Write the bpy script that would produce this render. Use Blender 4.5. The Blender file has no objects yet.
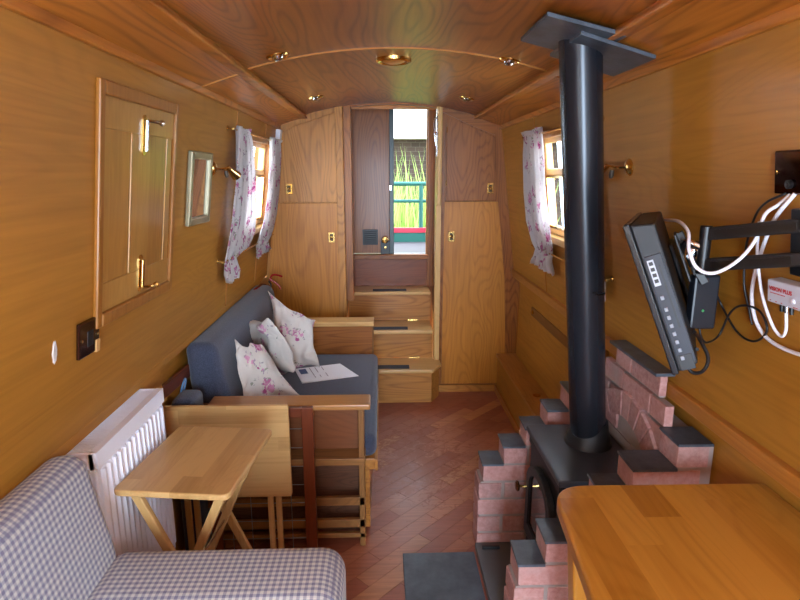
import bpy, math, random
from mathutils import Vector, Matrix, noise
random.seed(7)
C = bpy.context.scene.collection
PI = math.pi
V = Vector
# ------------------------------------------------------------------ camera
CX, H = -0.064, 1.4937
PITCH, YAW = math.radians(12.68), math.radians(1.896)
cd = bpy.data.cameras.new('camera'); cam = bpy.data.objects.new('camera', cd); C.objects.link(cam)
cd.sensor_width = 36; cd.lens = 560/800*36; cd.clip_start = .05
cam.location = (CX, 0, H)
cam.rotation_euler = (PI/2-PITCH, 0, -YAW)
bpy.context.scene.camera = cam

# ------------------------------------------------------------------ mesh helpers
ORG = {}
class MB:
    def __init__(s, T=None): s.v=[]; s.f=[]; s.T=T
    def add(s, vs, fs):
        n=len(s.v)
        for p in vs:
            p=V(p); s.v.append(s.T(p) if s.T else p)
        s.f += [tuple(i+n for i in f) for f in fs]; return s
    def box(s,x0,x1,y0,y1,z0,z1):
        return s.add([(x,y,z) for x in (x0,x1) for y in (y0,y1) for z in (z0,z1)],
            [(0,1,3,2),(4,6,7,5),(0,4,5,1),(2,3,7,6),(0,2,6,4),(1,5,7,3)])
    def hexa(s, b, t):   # 4 bottom pts, 4 top pts
        return s.add(list(b)+list(t), [(3,2,1,0),(4,5,6,7),(0,1,5,4),(1,2,6,5),(2,3,7,6),(3,0,4,7)])
    def prism(s, poly, a, b, axis='z'):
        def m(u,v,w): return {'z':(u,v,w),'y':(u,w,v),'x':(w,u,v)}[axis]
        n=len(poly)
        return s.add([m(u,v,a) for u,v in poly]+[m(u,v,b) for u,v in poly],
            [tuple(range(n))[::-1], tuple(range(n,2*n))]+[(i,(i+1)%n,n+(i+1)%n,n+i) for i in range(n)])
    def obox(s, c, ax, ay, hx, hy, hz):
        c=V(c); ax=V(ax).normalized(); ay=V(ay); ay=(ay-ax*ay.dot(ax)).normalized(); az=ax.cross(ay)
        return s.add([c+ax*i*hx+ay*j*hy+az*k*hz for i in (-1,1) for j in (-1,1) for k in (-1,1)],
            [(0,1,3,2),(4,6,7,5),(0,4,5,1),(2,3,7,6),(0,2,6,4),(1,5,7,3)])
    def bar(s,p,q,w,t,up=(0,0,1)):
        p=V(p);q=V(q); d=q-p; u=V(up)
        if abs(d.normalized().dot(u))>.98: u=V((0,1,0))
        return s.obox((p+q)/2, d, u.cross(d), d.length/2, w/2, t/2)
    def cyl(s,p,q,r0,r1=None,n=20,cap=True):
        r1=r0 if r1 is None else r1
        p=V(p);q=V(q); d=(q-p).normalized(); a=d.orthogonal().normalized(); b=d.cross(a)
        vs=[]
        for c,r in ((p,r0),(q,r1)):
            for i in range(n):
                t=2*PI*i/n; vs.append(c+(a*math.cos(t)+b*math.sin(t))*r)
        fs=[(i,(i+1)%n,n+(i+1)%n,n+i) for i in range(n)]
        if cap: fs += [tuple(range(n))[::-1],tuple(range(n,2*n))]
        return s.add(vs,fs)
    def lathe(s, prof, o=(0,0,0), d=(0,0,1), n=24):
        o=V(o); d=V(d).normalized(); a=d.orthogonal().normalized(); b=d.cross(a); vs=[]
        for r,h in prof:
            for i in range(n):
                t=2*PI*i/n; vs.append(o+d*h+(a*math.cos(t)+b*math.sin(t))*max(r,1e-4))
        fs=[(k*n+i,k*n+(i+1)%n,(k+1)*n+(i+1)%n,(k+1)*n+i) for k in range(len(prof)-1) for i in range(n)]
        return s.add(vs,fs)
    def tube(s, pts, r, n=8, sub=6):
        pts=[V(p) for p in pts]
        if sub>1 and len(pts)>2:
            P=[pts[0]*2-pts[1]]+pts+[pts[-1]*2-pts[-2]]; out=[]
            for i in range(1,len(P)-2):
                for k in range(sub):
                    t=k/sub; a,b,c,d=P[i-1],P[i],P[i+1],P[i+2]
                    out.append(.5*((2*b)+(c-a)*t+(2*a-5*b+4*c-d)*t*t+(3*b-a-3*c+d)*t**3))
            out.append(pts[-1]); pts=out
        vs=[]; a=None
        for i,p in enumerate(pts):
            d=(pts[min(i+1,len(pts)-1)]-pts[max(i-1,0)]).normalized()
            a = d.orthogonal().normalized() if a is None else (a-d*a.dot(d)).normalized()
            b=d.cross(a)
            for k in range(n):
                t=2*PI*k/n; vs.append(p+(a*math.cos(t)+b*math.sin(t))*r)
        m=len(pts)
        fs=[(j*n+k,j*n+(k+1)%n,(j+1)*n+(k+1)%n,(j+1)*n+k) for j in range(m-1) for k in range(n)]
        fs+=[tuple(range(n))[::-1],tuple(range((m-1)*n,m*n))]
        return s.add(vs,fs)
    def build(s, name, mat, parent=None, bevel=0, smooth=False, local=False, sub=0, seg=2):
        off = V((0,0,0)) if (local or parent is None) else ORG.get(parent.name, V((0,0,0)))
        me=bpy.data.meshes.new(name); me.from_pydata([p-off for p in s.v],[],s.f); me.update()
        o=bpy.data.objects.new(name,me); C.objects.link(o); me.materials.append(mat)
        if parent is not None:
            o.parent=parent; ORG[o.name]=off
        import bmesh
        b=bmesh.new(); b.from_mesh(me); bmesh.ops.recalc_face_normals(b,faces=b.faces); b.to_mesh(me); b.free()
        if smooth:
            for p in me.polygons: p.use_smooth=True
            if smooth!='all':
                try: me.set_sharp_from_angle(angle=math.radians(40))
                except Exception: pass
        if bevel:
            m=o.modifiers.new('bevel','BEVEL'); m.width=bevel; m.segments=seg; m.limit_method='ANGLE'; m.angle_limit=math.radians(35)
        if sub:
            m=o.modifiers.new('sub','SUBSURF'); m.levels=m.render_levels=sub
        return o
def tag(o,label=None,cat=None,group=None,kind=None):
    if label: o['label']=label
    if cat: o['category']=cat
    if group: o['group']=group
    if kind: o['kind']=kind
    return o
def thing(name,label,cat,loc,group=None,kind=None,rz=0):
    o=bpy.data.objects.new(name,None); C.objects.link(o); o.location=loc; o.rotation_euler.z=rz; o.empty_display_size=.05
    ORG[o.name]=V(loc); return tag(o,label,cat,group,kind)
def solo(mb,name,mat,loc,label,cat,group=None,kind=None,**k):
    """top-level thing made of one mesh with its origin at loc"""
    loc=V(loc); mb.v=[p-loc for p in mb.v]; o=mb.build(name,mat,**k); o.location=loc; ORG[o.name]=loc
    return tag(o,label,cat,group,kind)
def copy_tree(o,parent=None):
    c=o.copy(); C.objects.link(c)
    if parent is not None: c.parent=parent
    for ch in list(o.children): copy_tree(ch,c)
    return c
# cabin side wall frame: a point (y, z, o) = along, height, offset into the room
TS=.13; TN=math.sqrt(1+TS*TS)
def W(side):
    def f(p):
        y,z,o=p; return V((side*((.705+TS*(1.8-z))-o/TN), y, z-o*TS/TN))
    return f
L,R=W(-1),W(1)

# ------------------------------------------------------------------ materials
def lin(c):
    if isinstance(c,str): c=[int(c[i:i+2],16)/255 for i in (0,2,4)]
    return tuple(x/12.92 if x<=.04045 else ((x+.055)/1.055)**2.4 for x in c)+(1,)
class N:
    def __init__(s,name):
        s.m=bpy.data.materials.new(name); s.m.use_nodes=True; s.t=s.m.node_tree; s.b=s.t.nodes['Principled BSDF']
    def n(s,ty,**k):
        q=s.t.nodes.new(ty)
        for a,v in k.items():
            if a.startswith('i_'):
                key=a[2:]; key=int(key) if key.isdigit() else key.replace('_',' ')
                if hasattr(v,'is_linked') or isinstance(v,bpy.types.NodeSocket): s.t.links.new(v,q.inputs[key])
                else: q.inputs[key].default_value=v
            else: setattr(q,a,v)
        return q
    def l(s,a,b): s.t.links.new(a,b)
    def mix(s,f,a,b,mode='MIX'):
        q=s.t.nodes.new('ShaderNodeMix'); q.data_type='RGBA'; q.blend_type=mode
        for k,v in ((0,f),(6,a),(7,b)):
            if isinstance(v,bpy.types.NodeSocket): s.l(v,q.inputs[k])
            else: q.inputs[k].default_value=v
        return q.outputs[2]
    def math(s,op,a,b=0.,c=None):
        q=s.t.nodes.new('ShaderNodeMath'); q.operation=op
        for k,v in ((0,a),(1,b),(2,c)):
            if v is None: continue
            if isinstance(v,bpy.types.NodeSocket): s.l(v,q.inputs[k])
            else: q.inputs[k].default_value=v
        return q.outputs[0]
    def ramp(s,f,stops):
        q=s.t.nodes.new('ShaderNodeValToRGB'); s.l(f,q.inputs[0]); e=q.color_ramp.elements
        while len(e)<len(stops): e.new(.5)
        for i,(p,c) in enumerate(stops): e[i].position=p; e[i].color=c
        return q.outputs[0]
    def bump(s,h,st=.2,d=.002):
        q=s.n('ShaderNodeBump'); q.inputs['Strength'].default_value=st; q.inputs['Distance'].default_value=d
        s.l(h,q.inputs['Height']); s.l(q.outputs[0],s.b.inputs['Normal'])
    def set(s,**k):
        for a,v in k.items():
            i=s.b.inputs[a.replace('_',' ')]
            if isinstance(v,bpy.types.NodeSocket): s.l(v,i)
            else: i.default_value=v
        return s.m
CA={}
def flat(name,c,rough=.5,metal=0.,var=.0,**k):
    if name in CA: return CA[name]
    n=N(name); col=lin(c)
    if var:
        t=n.n('ShaderNodeTexCoord'); z=n.n('ShaderNodeTexNoise',i_Vector=t.outputs['Object'],i_Scale=9.,i_Detail=5.)
        d=tuple(x*(1-var) for x in col[:3])+(1,)
        n.set(Base_Color=n.mix(z.outputs[0],d,tuple(min(1,x*(1+var)) for x in col[:3])+(1,)))
    else: n.set(Base_Color=col)
    n.set(Roughness=rough,Metallic=metal,**k); CA[name]=n.m; return n.m
def wood(name,light,dark,grain='y',rough=.32,figure=1.,scale=1.,coat=.25,strips=0,strip_axis='x'):
    key=name+grain
    if key in CA: return CA[key]
    n=N(key); t=n.n('ShaderNodeTexCoord'); oi=n.n('ShaderNodeObjectInfo')
    off=n.n('ShaderNodeVectorMath',operation='SCALE'); n.l(oi.outputs['Random'],off.inputs['Scale']); off.inputs[0].default_value=(7.3,5.1,9.7)
    ad=n.n('ShaderNodeVectorMath',operation='ADD'); n.l(t.outputs['Object'],ad.inputs[0]); n.l(off.outputs[0],ad.inputs[1])
    src=ad.outputs[0]; shade=None
    if strips:
        sx=n.n('ShaderNodeSeparateXYZ'); n.l(t.outputs['Object'],sx.inputs[0])
        idx=n.math('FLOOR',n.math('MULTIPLY',sx.outputs[strip_axis.upper()],1/strips))
        gy=sx.outputs['XYZ'.index(grain.upper()) if grain!=strip_axis else 1]
        wn=n.n('ShaderNodeTexWhiteNoise',noise_dimensions='1D'); n.l(idx,wn.inputs['W'])
        seg=n.math('FLOOR',n.math('ADD',n.math('MULTIPLY',gy,2.2),n.math('MULTIPLY',wn.outputs[0],9.)))
        w2=n.n('ShaderNodeTexWhiteNoise',noise_dimensions='2D'); cb=n.n('ShaderNodeCombineXYZ'); n.l(idx,cb.inputs[0]); n.l(seg,cb.inputs[1]); n.l(cb.outputs[0],w2.inputs['Vector'])
        shade=w2.outputs[0]
        a2=n.n('ShaderNodeVectorMath',operation='ADD'); sc=n.n('ShaderNodeVectorMath',operation='SCALE'); n.l(w2.outputs['Color'],sc.inputs[0]); sc.inputs['Scale'].default_value=6.
        n.l(src,a2.inputs[0]); n.l(sc.outputs[0],a2.inputs[1]); src=a2.outputs[0]
    def mp(a,b):
        m=n.n('ShaderNodeMapping'); s=[a*scale]*3; s['xyz'.index(grain)]=b*scale; m.inputs['Scale'].default_value=s; n.l(src,m.inputs[0]); return m.outputs[0]
    big=n.n('ShaderNodeTexNoise',i_Vector=mp(2.2,.35),i_Scale=1.6,i_Detail=2.,i_Distortion=.35).outputs[0]
    rings=n.math('MULTIPLY_ADD',n.math('SINE',n.math('MULTIPLY',big,190.)),.5,.5)
    rings=n.math('POWER',rings,3.5)
    fib=n.n('ShaderNodeTexNoise',i_Vector=mp(90,3.),i_Scale=1.,i_Detail=3.).outputs[0]
    blot=n.n('ShaderNodeTexNoise',i_Vector=mp(3.,.8),i_Scale=1.,i_Detail=3.).outputs[0]
    f=n.math('MULTIPLY',rings,.34*figure)
    f=n.math('ADD',f,n.math('MULTIPLY',n.math('SUBTRACT',fib,.35),.75))
    f=n.math('ADD',f,n.math('MULTIPLY',n.math('SUBTRACT',blot,.5),.9))
    if shade is not None: f=n.math('ADD',f,n.math('MULTIPLY',n.math('SUBTRACT',shade,.5),.55))
    f=n.math('ADD',f,.12)
    q=n.n('ShaderNodeClamp'); n.l(f,q.inputs[0])
    n.set(Base_Color=n.mix(q.outputs[0],lin(light),lin(dark)),Roughness=rough,Coat_Weight=coat,Coat_Roughness=.15,Specular_IOR_Level=.32)
    n.bump(fib,.06,.001); CA[key]=n.m; return n.m
def wallw(g='y'):  return wood('wall_oak','b27829','7f4e0e',g,.5,.35,.8,.06)
def ceilw(g='y'):  return wood('ceiling_oak','c87c30','7a4010',g,.36,1.1,.8,.06)
def oak(g='z'):    return wood('oak','c4843c','7c4614',g,.42,1.0,1.,.15)
def trimw(g='y'):  return wood('trim_oak','b47430','824812',g,.4,.5,1.,.12)
def doorw(g='z'):  return wood('door_oak','aa662a','62300a',g,.4,1.0,1.,.12)
def palew(g='x'):  return wood('pale_oak','dcae6c','b08044',g,.4,.4,1.,.2)
def traywood(g='x',st=0,sa='x'):return wood('tray_rubberwood','cda36a','a37a44',g,.42,.3,1.2,.15,st,sa)
def redw(g='z'):   return wood('red_hardwood','7a3a1c','4c1f0e',g,.4,.4,1.,.25)
BRASS=flat('brass','d9b36a',.18,1.)
CHROME=flat('chrome','cfd0d4',.15,1.)
BLACKM=flat('stove_black','1d1e20',.5,.1,.15)
PIPEM=flat('flue_black','24272e',.27,.3,.12)
WHITE=flat('white_enamel','eceefa',.3,0.,.02)
BPL=flat('black_plastic','0e0f12',.4)
GPL=flat('grey_plastic','2b2e36',.42)
BROWNPL=flat('brown_switch','35190f',.08,.35)
DARK=flat('dark_void','0c0a09',.9)
def slate():
    if 'slate' in CA: return CA['slate']
    n=N('slate'); t=n.n('ShaderNodeTexCoord'); z=n.n('ShaderNodeTexNoise',i_Vector=t.outputs['Object'],i_Scale=14.,i_Detail=8.,i_Roughness=.65)
    n.set(Base_Color=n.ramp(z.outputs[0],[(.3,lin('343a42')),(.7,lin('565e69'))]),Roughness=.42); n.bump(z.outputs[0],.35,.004); CA['slate']=n.m; return n.m
def brickm():
    n=N('red_brick'); t=n.n('ShaderNodeTexCoord'); g=n.n('ShaderNodeNewGeometry')
    z=n.n('ShaderNodeTexNoise',i_Vector=t.outputs['Object'],i_Scale=55.,i_Detail=8.,i_Roughness=.7)
    z2=n.n('ShaderNodeTexNoise',i_Vector=t.outputs['Object'],i_Scale=9.,i_Detail=5.)
    a=n.mix(g.outputs['Random Per Island'],lin('b8827a'),lin('9d6a66'))
    b=n.mix(n.ramp(z.outputs[0],[(.35,(0,0,0,1)),(.7,(1,1,1,1))]),a,lin('c89a92'))
    c=n.mix(n.ramp(z2.outputs[0],[(.5,(0,0,0,1)),(.75,(.6,.6,.6,1))]),b,lin('a59690'))
    n.set(Base_Color=c,Roughness=.85); n.bump(z.outputs[0],.4,.003); return n.m
BRICK=brickm(); MORTAR=flat('mortar','a3938c',.95,0,.15)
def gingham():
    n=N('gingham'); t=n.n('ShaderNodeTexCoord'); s=n.n('ShaderNodeSeparateXYZ',); n.l(t.outputs['Object'],s.inputs[0])
    sn=n.n('ShaderNodeSeparateXYZ'); n.l(t.outputs['Normal'],sn.inputs[0]); P=.0143
    tot=None
    for a in 'XYZ':
        st=n.math('GREATER_THAN',n.math('FRACT',n.math('DIVIDE',s.outputs[a],P)),.5)
        w=n.math('SUBTRACT',1.,n.math('MULTIPLY',sn.outputs[a],sn.outputs[a]))
        w=n.math('MINIMUM',n.math('MULTIPLY',w,1.6),1.)
        k=n.math('MULTIPLY',st,w); tot=k if tot is None else n.math('ADD',tot,k)
    tot=n.math('MULTIPLY',tot,.5)
    z=n.n('ShaderNodeTexNoise',i_Vector=t.outputs['Object'],i_Scale=420.,i_Detail=2.)
    c=n.ramp(tot,[(0.,lin('c3c1bc')),(.5,lin('9a99a2')),(1.,lin('6f6e88'))])
    n.set(Base_Color=n.mix(.12,c,z.outputs[1],'OVERLAY'),Roughness=.95,Sheen_Weight=.2); n.bump(z.outputs[0],.3,.001); return n.m
GING=gingham()
def fabric(name,c1,c2):
    n=N(name); t=n.n('ShaderNodeTexCoord'); m=n.n('ShaderNodeMapping'); m.inputs['Scale'].default_value=(260,260,520); n.l(t.outputs['Object'],m.inputs[0])
    z=n.n('ShaderNodeTexNoise',i_Vector=m.outputs[0],i_Scale=1.,i_Detail=3.)
    n.set(Base_Color=n.ramp(z.outputs[0],[(.35,lin(c1)),(.7,lin(c2))]),Roughness=.95,Sheen_Weight=.25); n.bump(z.outputs[0],.25,.001); return n.m
NAVY=fabric('navy_upholstery','2c3142','4a5064')
def floral(name,scale,base='d6cec6',trans=0):
    n=N(name); t=n.n('ShaderNodeTexCoord')
    dz=n.n('ShaderNodeTexNoise',i_Vector=t.outputs['Object'],i_Scale=35.*scale,i_Detail=3.)
    ad=n.mix(.03,t.outputs['Object'],dz.outputs[1],'LINEAR_LIGHT')
    v=n.n('ShaderNodeTexVoronoi',i_Vector=ad,i_Scale=12.*scale); v.inputs['Randomness'].default_value=.9
    v2=n.n('ShaderNodeTexVoronoi',i_Vector=ad,i_Scale=50.*scale)
    z=n.n('ShaderNodeTexNoise',i_Vector=t.outputs['Object'],i_Scale=4.*scale,i_Detail=1.)
    near=n.math('LESS_THAN',v.outputs['Distance'],.36)
    pick=n.n('ShaderNodeSeparateColor'); n.l(v.outputs['Color'],pick.inputs[0])
    on=n.math('MULTIPLY',near,n.math('GREATER_THAN',pick.outputs[0],.12))
    pet=n.math('MULTIPLY',on,n.math('LESS_THAN',v2.outputs['Distance'],.55))
    ring=n.math('MULTIPLY',n.math('LESS_THAN',v.outputs['Distance'],.46),n.math('GREATER_THAN',v.outputs['Distance'],.28))
    leaf=n.math('MULTIPLY',n.math('MULTIPLY',ring,n.math('GREATER_THAN',pick.outputs[0],.15)),n.math('LESS_THAN',v2.outputs['Distance'],.42))
    sp=n.n('ShaderNodeSeparateColor'); n.l(v2.outputs['Color'],sp.inputs[0])
    pk=n.mix(sp.outputs[0],lin('dba0bd'),lin('a8487e'))
    gr=n.mix(sp.outputs[1],lin('98a088'),lin('a98fa6'))
    c=n.mix(leaf,lin(base),gr); c=n.mix(pet,c,pk)
    n.set(Base_Color=c,Roughness=.9,Sheen_Weight=.1)
    wr=n.n('ShaderNodeTexNoise',i_Vector=t.outputs['Object'],i_Scale=9.,i_Detail=2.,i_Distortion=1.2); n.bump(wr.outputs[0],.8,.02)
    if trans:
        tr=n.n('ShaderNodeBsdfTranslucent'); n.l(c,tr.inputs[0]); mx=n.n('ShaderNodeMixShader'); mx.inputs[0].default_value=trans
        n.l(n.b.outputs[0],mx.inputs[1]); n.l(tr.outputs[0],mx.inputs[2]); n.l(mx.outputs[0],n.t.nodes['Material Output'].inputs[0])
    return n.m
FLOR=floral('floral_cotton',.95); CURT=floral('floral_curtain',1.05,'dcd5d4',.4)
def glass():
    n=N('window_glass'); n.set(Base_Color=(1,1,1,1),Roughness=0.,Transmission_Weight=1.,IOR=1.01,Alpha=1.); return n.m
GLASS=glass()

# ------------------------------------------------------------------ the setting
Y0,Y1=-1.6,3.714; YD=4.2
def wallz(z): return .705+TS*(1.8-z)
# floor: brown base board and diagonal wooden blocks, every block an island of one mesh
fl=MB(); fl.box(-.95,.95,Y0,Y1+.05,-.06,-.004)
base=fl.build('floor',flat('floor_base','2c130c',.7)); tag(base,kind='structure')
def floorm():
    n=N('mahogany_blocks'); g=n.n('ShaderNodeNewGeometry'); t=n.n('ShaderNodeTexCoord')
    mp=n.n('ShaderNodeMapping'); mp.inputs['Rotation'].default_value=(0,0,-PI/4); mp.inputs['Scale'].default_value=(6,90,1); n.l(t.outputs['Object'],mp.inputs[0])
    ad=n.n('ShaderNodeVectorMath',operation='ADD'); sc=n.n('ShaderNodeVectorMath',operation='SCALE'); cb=n.n('ShaderNodeCombineXYZ')
    n.l(g.outputs['Random Per Island'],cb.inputs[0]); n.l(cb.outputs[0],sc.inputs[0]); sc.inputs['Scale'].default_value=40.; n.l(mp.outputs[0],ad.inputs[0]); n.l(sc.outputs[0],ad.inputs[1])
    z=n.n('ShaderNodeTexNoise',i_Vector=ad.outputs[0],i_Scale=1.,i_Detail=4.)
    sp=n.n('ShaderNodeTexNoise',i_Vector=t.outputs['Object'],i_Scale=7.,i_Detail=6.,i_Roughness=.7)
    a=n.ramp(g.outputs['Random Per Island'],[(0.,lin('a0523a')),(.5,lin('b86a4c')),(.85,lin('c47854')),(1.,lin('d6935c'))])
    b=n.mix(n.math('MULTIPLY',z.outputs[0],.7),a,lin('4a2015'))
    # worn orange marks where the finish has flaked
    dirt=n.n('ShaderNodeTexNoise',i_Vector=t.outputs['Object'],i_Scale=16.,i_Detail=5.,i_Roughness=.75,i_Distortion=1.4)
    zone=n.n('ShaderNodeTexGradient',gradient_type='SPHERICAL'); m2=n.n('ShaderNodeMapping'); m2.inputs['Location'].default_value=(-.12*1.9,-2.75*1.3,0); m2.inputs['Scale'].default_value=(1.9,1.3,1); n.l(t.outputs['Object'],m2.inputs[0]); n.l(m2.outputs[0],zone.inputs[0])
    k=n.math('GREATER_THAN',n.math('ADD',dirt.outputs[0],n.math('MULTIPLY',zone.outputs[1],.30)),.70)
    c=n.mix(n.math('MULTIPLY',k,.8),b,lin('8a3f14'))
    n.set(Base_Color=c,Roughness=n.math('MULTIPLY_ADD',sp.outputs[0],.35,.28),Coat_Weight=.2,Coat_Roughness=.25); n.bump(z.outputs[0],.08,.001); return n.m
pb=MB(); pw,plen,gp=.072,.36,.0006; c45=math.sqrt(.5)
for j in range(-60,60):
    offs=(j*0.37%1)*plen
    for i in range(-16,22):
        a0=i*plen+offs; a1=a0+plen; b0=j*pw; b1=b0+pw
        cu,cv=(a0+a1)/2,(b0+b1)/2
        x=(cu-cv)*c45; y=(cu+cv)*c45+1
        if not(-1.1<x<1.1 and Y0-.15<y<Y1+.15): continue
        pts=[]
        for (u,v) in ((a0+gp,b0+gp),(a1-gp,b0+gp),(a1-gp,b1-gp),(a0+gp,b1-gp)):
            pts.append(((u-v)*c45,(u+v)*c45+1))
        # clip to the room
        def clip(P,f,ins):
            o=[]
            for q in range(len(P)):
                A,B=P[q-1],P[q]
                ia,ib=ins(A),ins(B)
                if ia!=ib:
                    t=f(A,B); o.append((A[0]+(B[0]-A[0])*t,A[1]+(B[1]-A[1])*t))
                if ib: o.append(B)
            return o
        for ax,lim,sg in ((0,-.93,1),(0,.93,-1),(1,Y0,1),(1,Y1,-1)):
            if len(pts)<3: break
            pts=clip(pts,lambda A,B:(lim-A[ax])/(B[ax]-A[ax]),lambda A:(A[ax]-lim)*sg>=0)
        if len(pts)>=3:
            n0=len(pts); pb.add([(x,y,0) for x,y in pts]+[(x,y,-.004) for x,y in pts],[tuple(range(n0))]+[(q,(q+1)%n0,n0+(q+1)%n0,n0+q) for q in range(n0)])
pb.build('floor_blocks',floorm(),base)
# side walls with window openings, gunwale ledge and recessed lower panel
ZG=.865
WIN={-1:(2.74,3.46,1.20,1.665),1:(2.20,2.86,1.20,1.665)}
for side,nm in ((-1,'left'),(1,'right')):
    T=W(side); b=MB(T); y0,y1,z0,z1=WIN[side]; o0=-.045
    for (a,c,d,e) in ((Y0,-.75,ZG,1.83),(-.75,.0,ZG,1.2),(-.75,.0,1.665,1.83),(.0,y0,ZG,1.83),(y1,YD,ZG,1.83),(y0,y1,ZG,z0),(y0,y1,z1,1.83)): b.box(a,c,d,e,o0,0)
    # openings for two unseen bow-end windows, added behind the viewer for fill light
    w=b.build('wall_'+nm,wallw('y'),smooth=False); tag(w,kind='structure')
    lo=MB(); X=.88*side
    lo.box(min(X,X+.05*side),max(X,X+.05*side),Y0,Y1+.02,0,ZG)
    if side<0: lo.box(-.885,-.846,Y0,1.90,0,ZG-.03)
    lo.build('wall_lower_'+nm,wallw('y'),w)
    g=MB()
    if side>0: g.box(.815,.93,Y0,Y1,ZG-.045,ZG)
    else: g.box(-.93,-.828,Y0,1.90,ZG-.031,ZG-.001); g.box(-.93,-.828,1.90,Y1,ZG-.008,ZG)
    if side==1:
        g2=MB(T); g2.box(Y0,Y1,ZG-.04,ZG+.006,-.01,.018); tag(g2.build('trim_9',trimw('y'),bevel=.004),kind='structure')
    g.build('gunwale_shelf',wallw('y'),w)
# gunwale rail on the left is a plain edge
g=MB(L); g.box(Y0,Y1,ZG-.03,ZG+.0,-.012,.001); tag(g.build('trim_10',wallw('y'),bevel=.002),kind='structure')
# panel joint strips on the walls
k=0
for T,ys,ex in ((L,(2.676,3.32),((1.7,1.795),(.87,1.03))),(R,(2.93,),((1.7,1.795),(.875,1.0)))):
    for y in ys:
        for z0,z1 in ex:
            b=MB(T); b.box(y-.006,y+.006,z0,z1,0,.004); k+=1; tag(b.build('trim_%d'%(10+k),trimw('z')),kind='structure')
# vertical cleat on the lower left panel
b=MB(); b.box(-.8795,-.858,1.9005,1.925,0,ZG-.046); tag(b.build('trim_18',trimw('z'),bevel=.002),kind='structure')
# ceiling: cambered, three panels wide with dropped side panels
def cz(x): return 1.932-.128*(abs(x)/.705)**2
cb=MB(); nx=28
xs=[-.76+1.52*i/nx for i in range(nx+1)]
cb.add([(x,y,cz(x)+dz) for dz in (0,.03) for y in (Y0,Y1+.05) for x in xs],
   [(i,i+1,nx+2+i,nx+1+i) for i in range(nx)]+[(2*(nx+1)+i,2*(nx+1)+nx+1+i,2*(nx+1)+nx+2+i,2*(nx+1)+i+1) for i in range(nx)]
   +[(i,2*(nx+1)+i,2*(nx+1)+i+1,i+1) for i in range(nx)]+[(nx+1+i,nx+2+i,3*(nx+1)+i+1,3*(nx+1)+i) for i in range(nx)])
ceil=cb.build('ceiling',ceilw('y'),smooth='all'); tag(ceil,kind='structure')
for i,sx in enumerate((-1,1)):   # the slightly dropped outer panels
    b=MB(); xa,xb=.535,.70
    q=[]
    for j in range(7):
        x=xa+(xb-xa)*j/6; q.append((sx*x,cz(x)-.014))
    for j in range(6,-1,-1):
        x=xa+(xb-xa)*j/6; q.append((sx*x,cz(x)+.004))
    b.prism(q,Y0,Y1,'y'); tag(b.build('trim_%d'%(1+i),ceilw('y'),bevel=.003),kind='structure')
    b=MB(); x=.548*sx; b.box(x-.022,x+.022,Y0,Y1,cz(x)-.022,cz(x)-.004); tag(b.build('trim_%d'%(3+i),trimw('y') if 0 else ceilw('y'),bevel=.006),kind='structure')
    b=MB(W(sx)); b.box(Y0,Y1,1.772,1.80,-.005,.014); tag(b.build('trim_%d'%(5+i),ceilw('y'),bevel=.006),kind='structure')
# cross battens
def arch(yc,w,drop,x0,x1,n=24,extra=0.):
    q=[]
    for j in range(n+1):
        x=x0+(x1-x0)*j/n; q.append((x,cz(x)-drop-extra))
    for j in range(n,-1,-1):
        x=x0+(x1-x0)*j/n; q.append((x,cz(x)+.002-extra))
    b=MB(); 
    for j in range(n):
        a,b2,c,d=q[j],q[j+1],q[2*n+1-j-1],q[2*n+1-j]
        b.hexa([(a[0],yc-w/2,a[1]),(a[0],yc+w/2,a[1]),(b2[0],yc+w/2,b2[1]),(b2[0],yc-w/2,b2[1])],
               [(d[0],yc-w/2,d[1]),(d[0],yc+w/2,d[1]),(c[0],yc+w/2,c[1]),(c[0],yc-w/2,c[1])])
    return b
tag(arch(2.13,.011,.006,-.53,.53).build('trim_7',trimw('x')),kind='structure')
for i,sx in enumerate((-1,1)):
    xx=sorted((sx*.55,sx*.69)); tag(arch(2.11,.011,.005,xx[0],xx[1],4,.014).build('trim_%d'%(30+i),trimw('x')),kind='structure')
# bow bulkhead behind the viewer with an opening added for fill light
b=MB()
for x0,x1,z0,z1 in ((-.93,-.38,0,1.95),(.38,.93,0,1.95),(-.38,.38,0,.35),(-.38,.38,1.8,1.95)): b.box(x0,x1,Y0-.04,Y0,z0,z1)
tag(b.build('wall_bow',wallw('z')),kind='structure')

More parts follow.
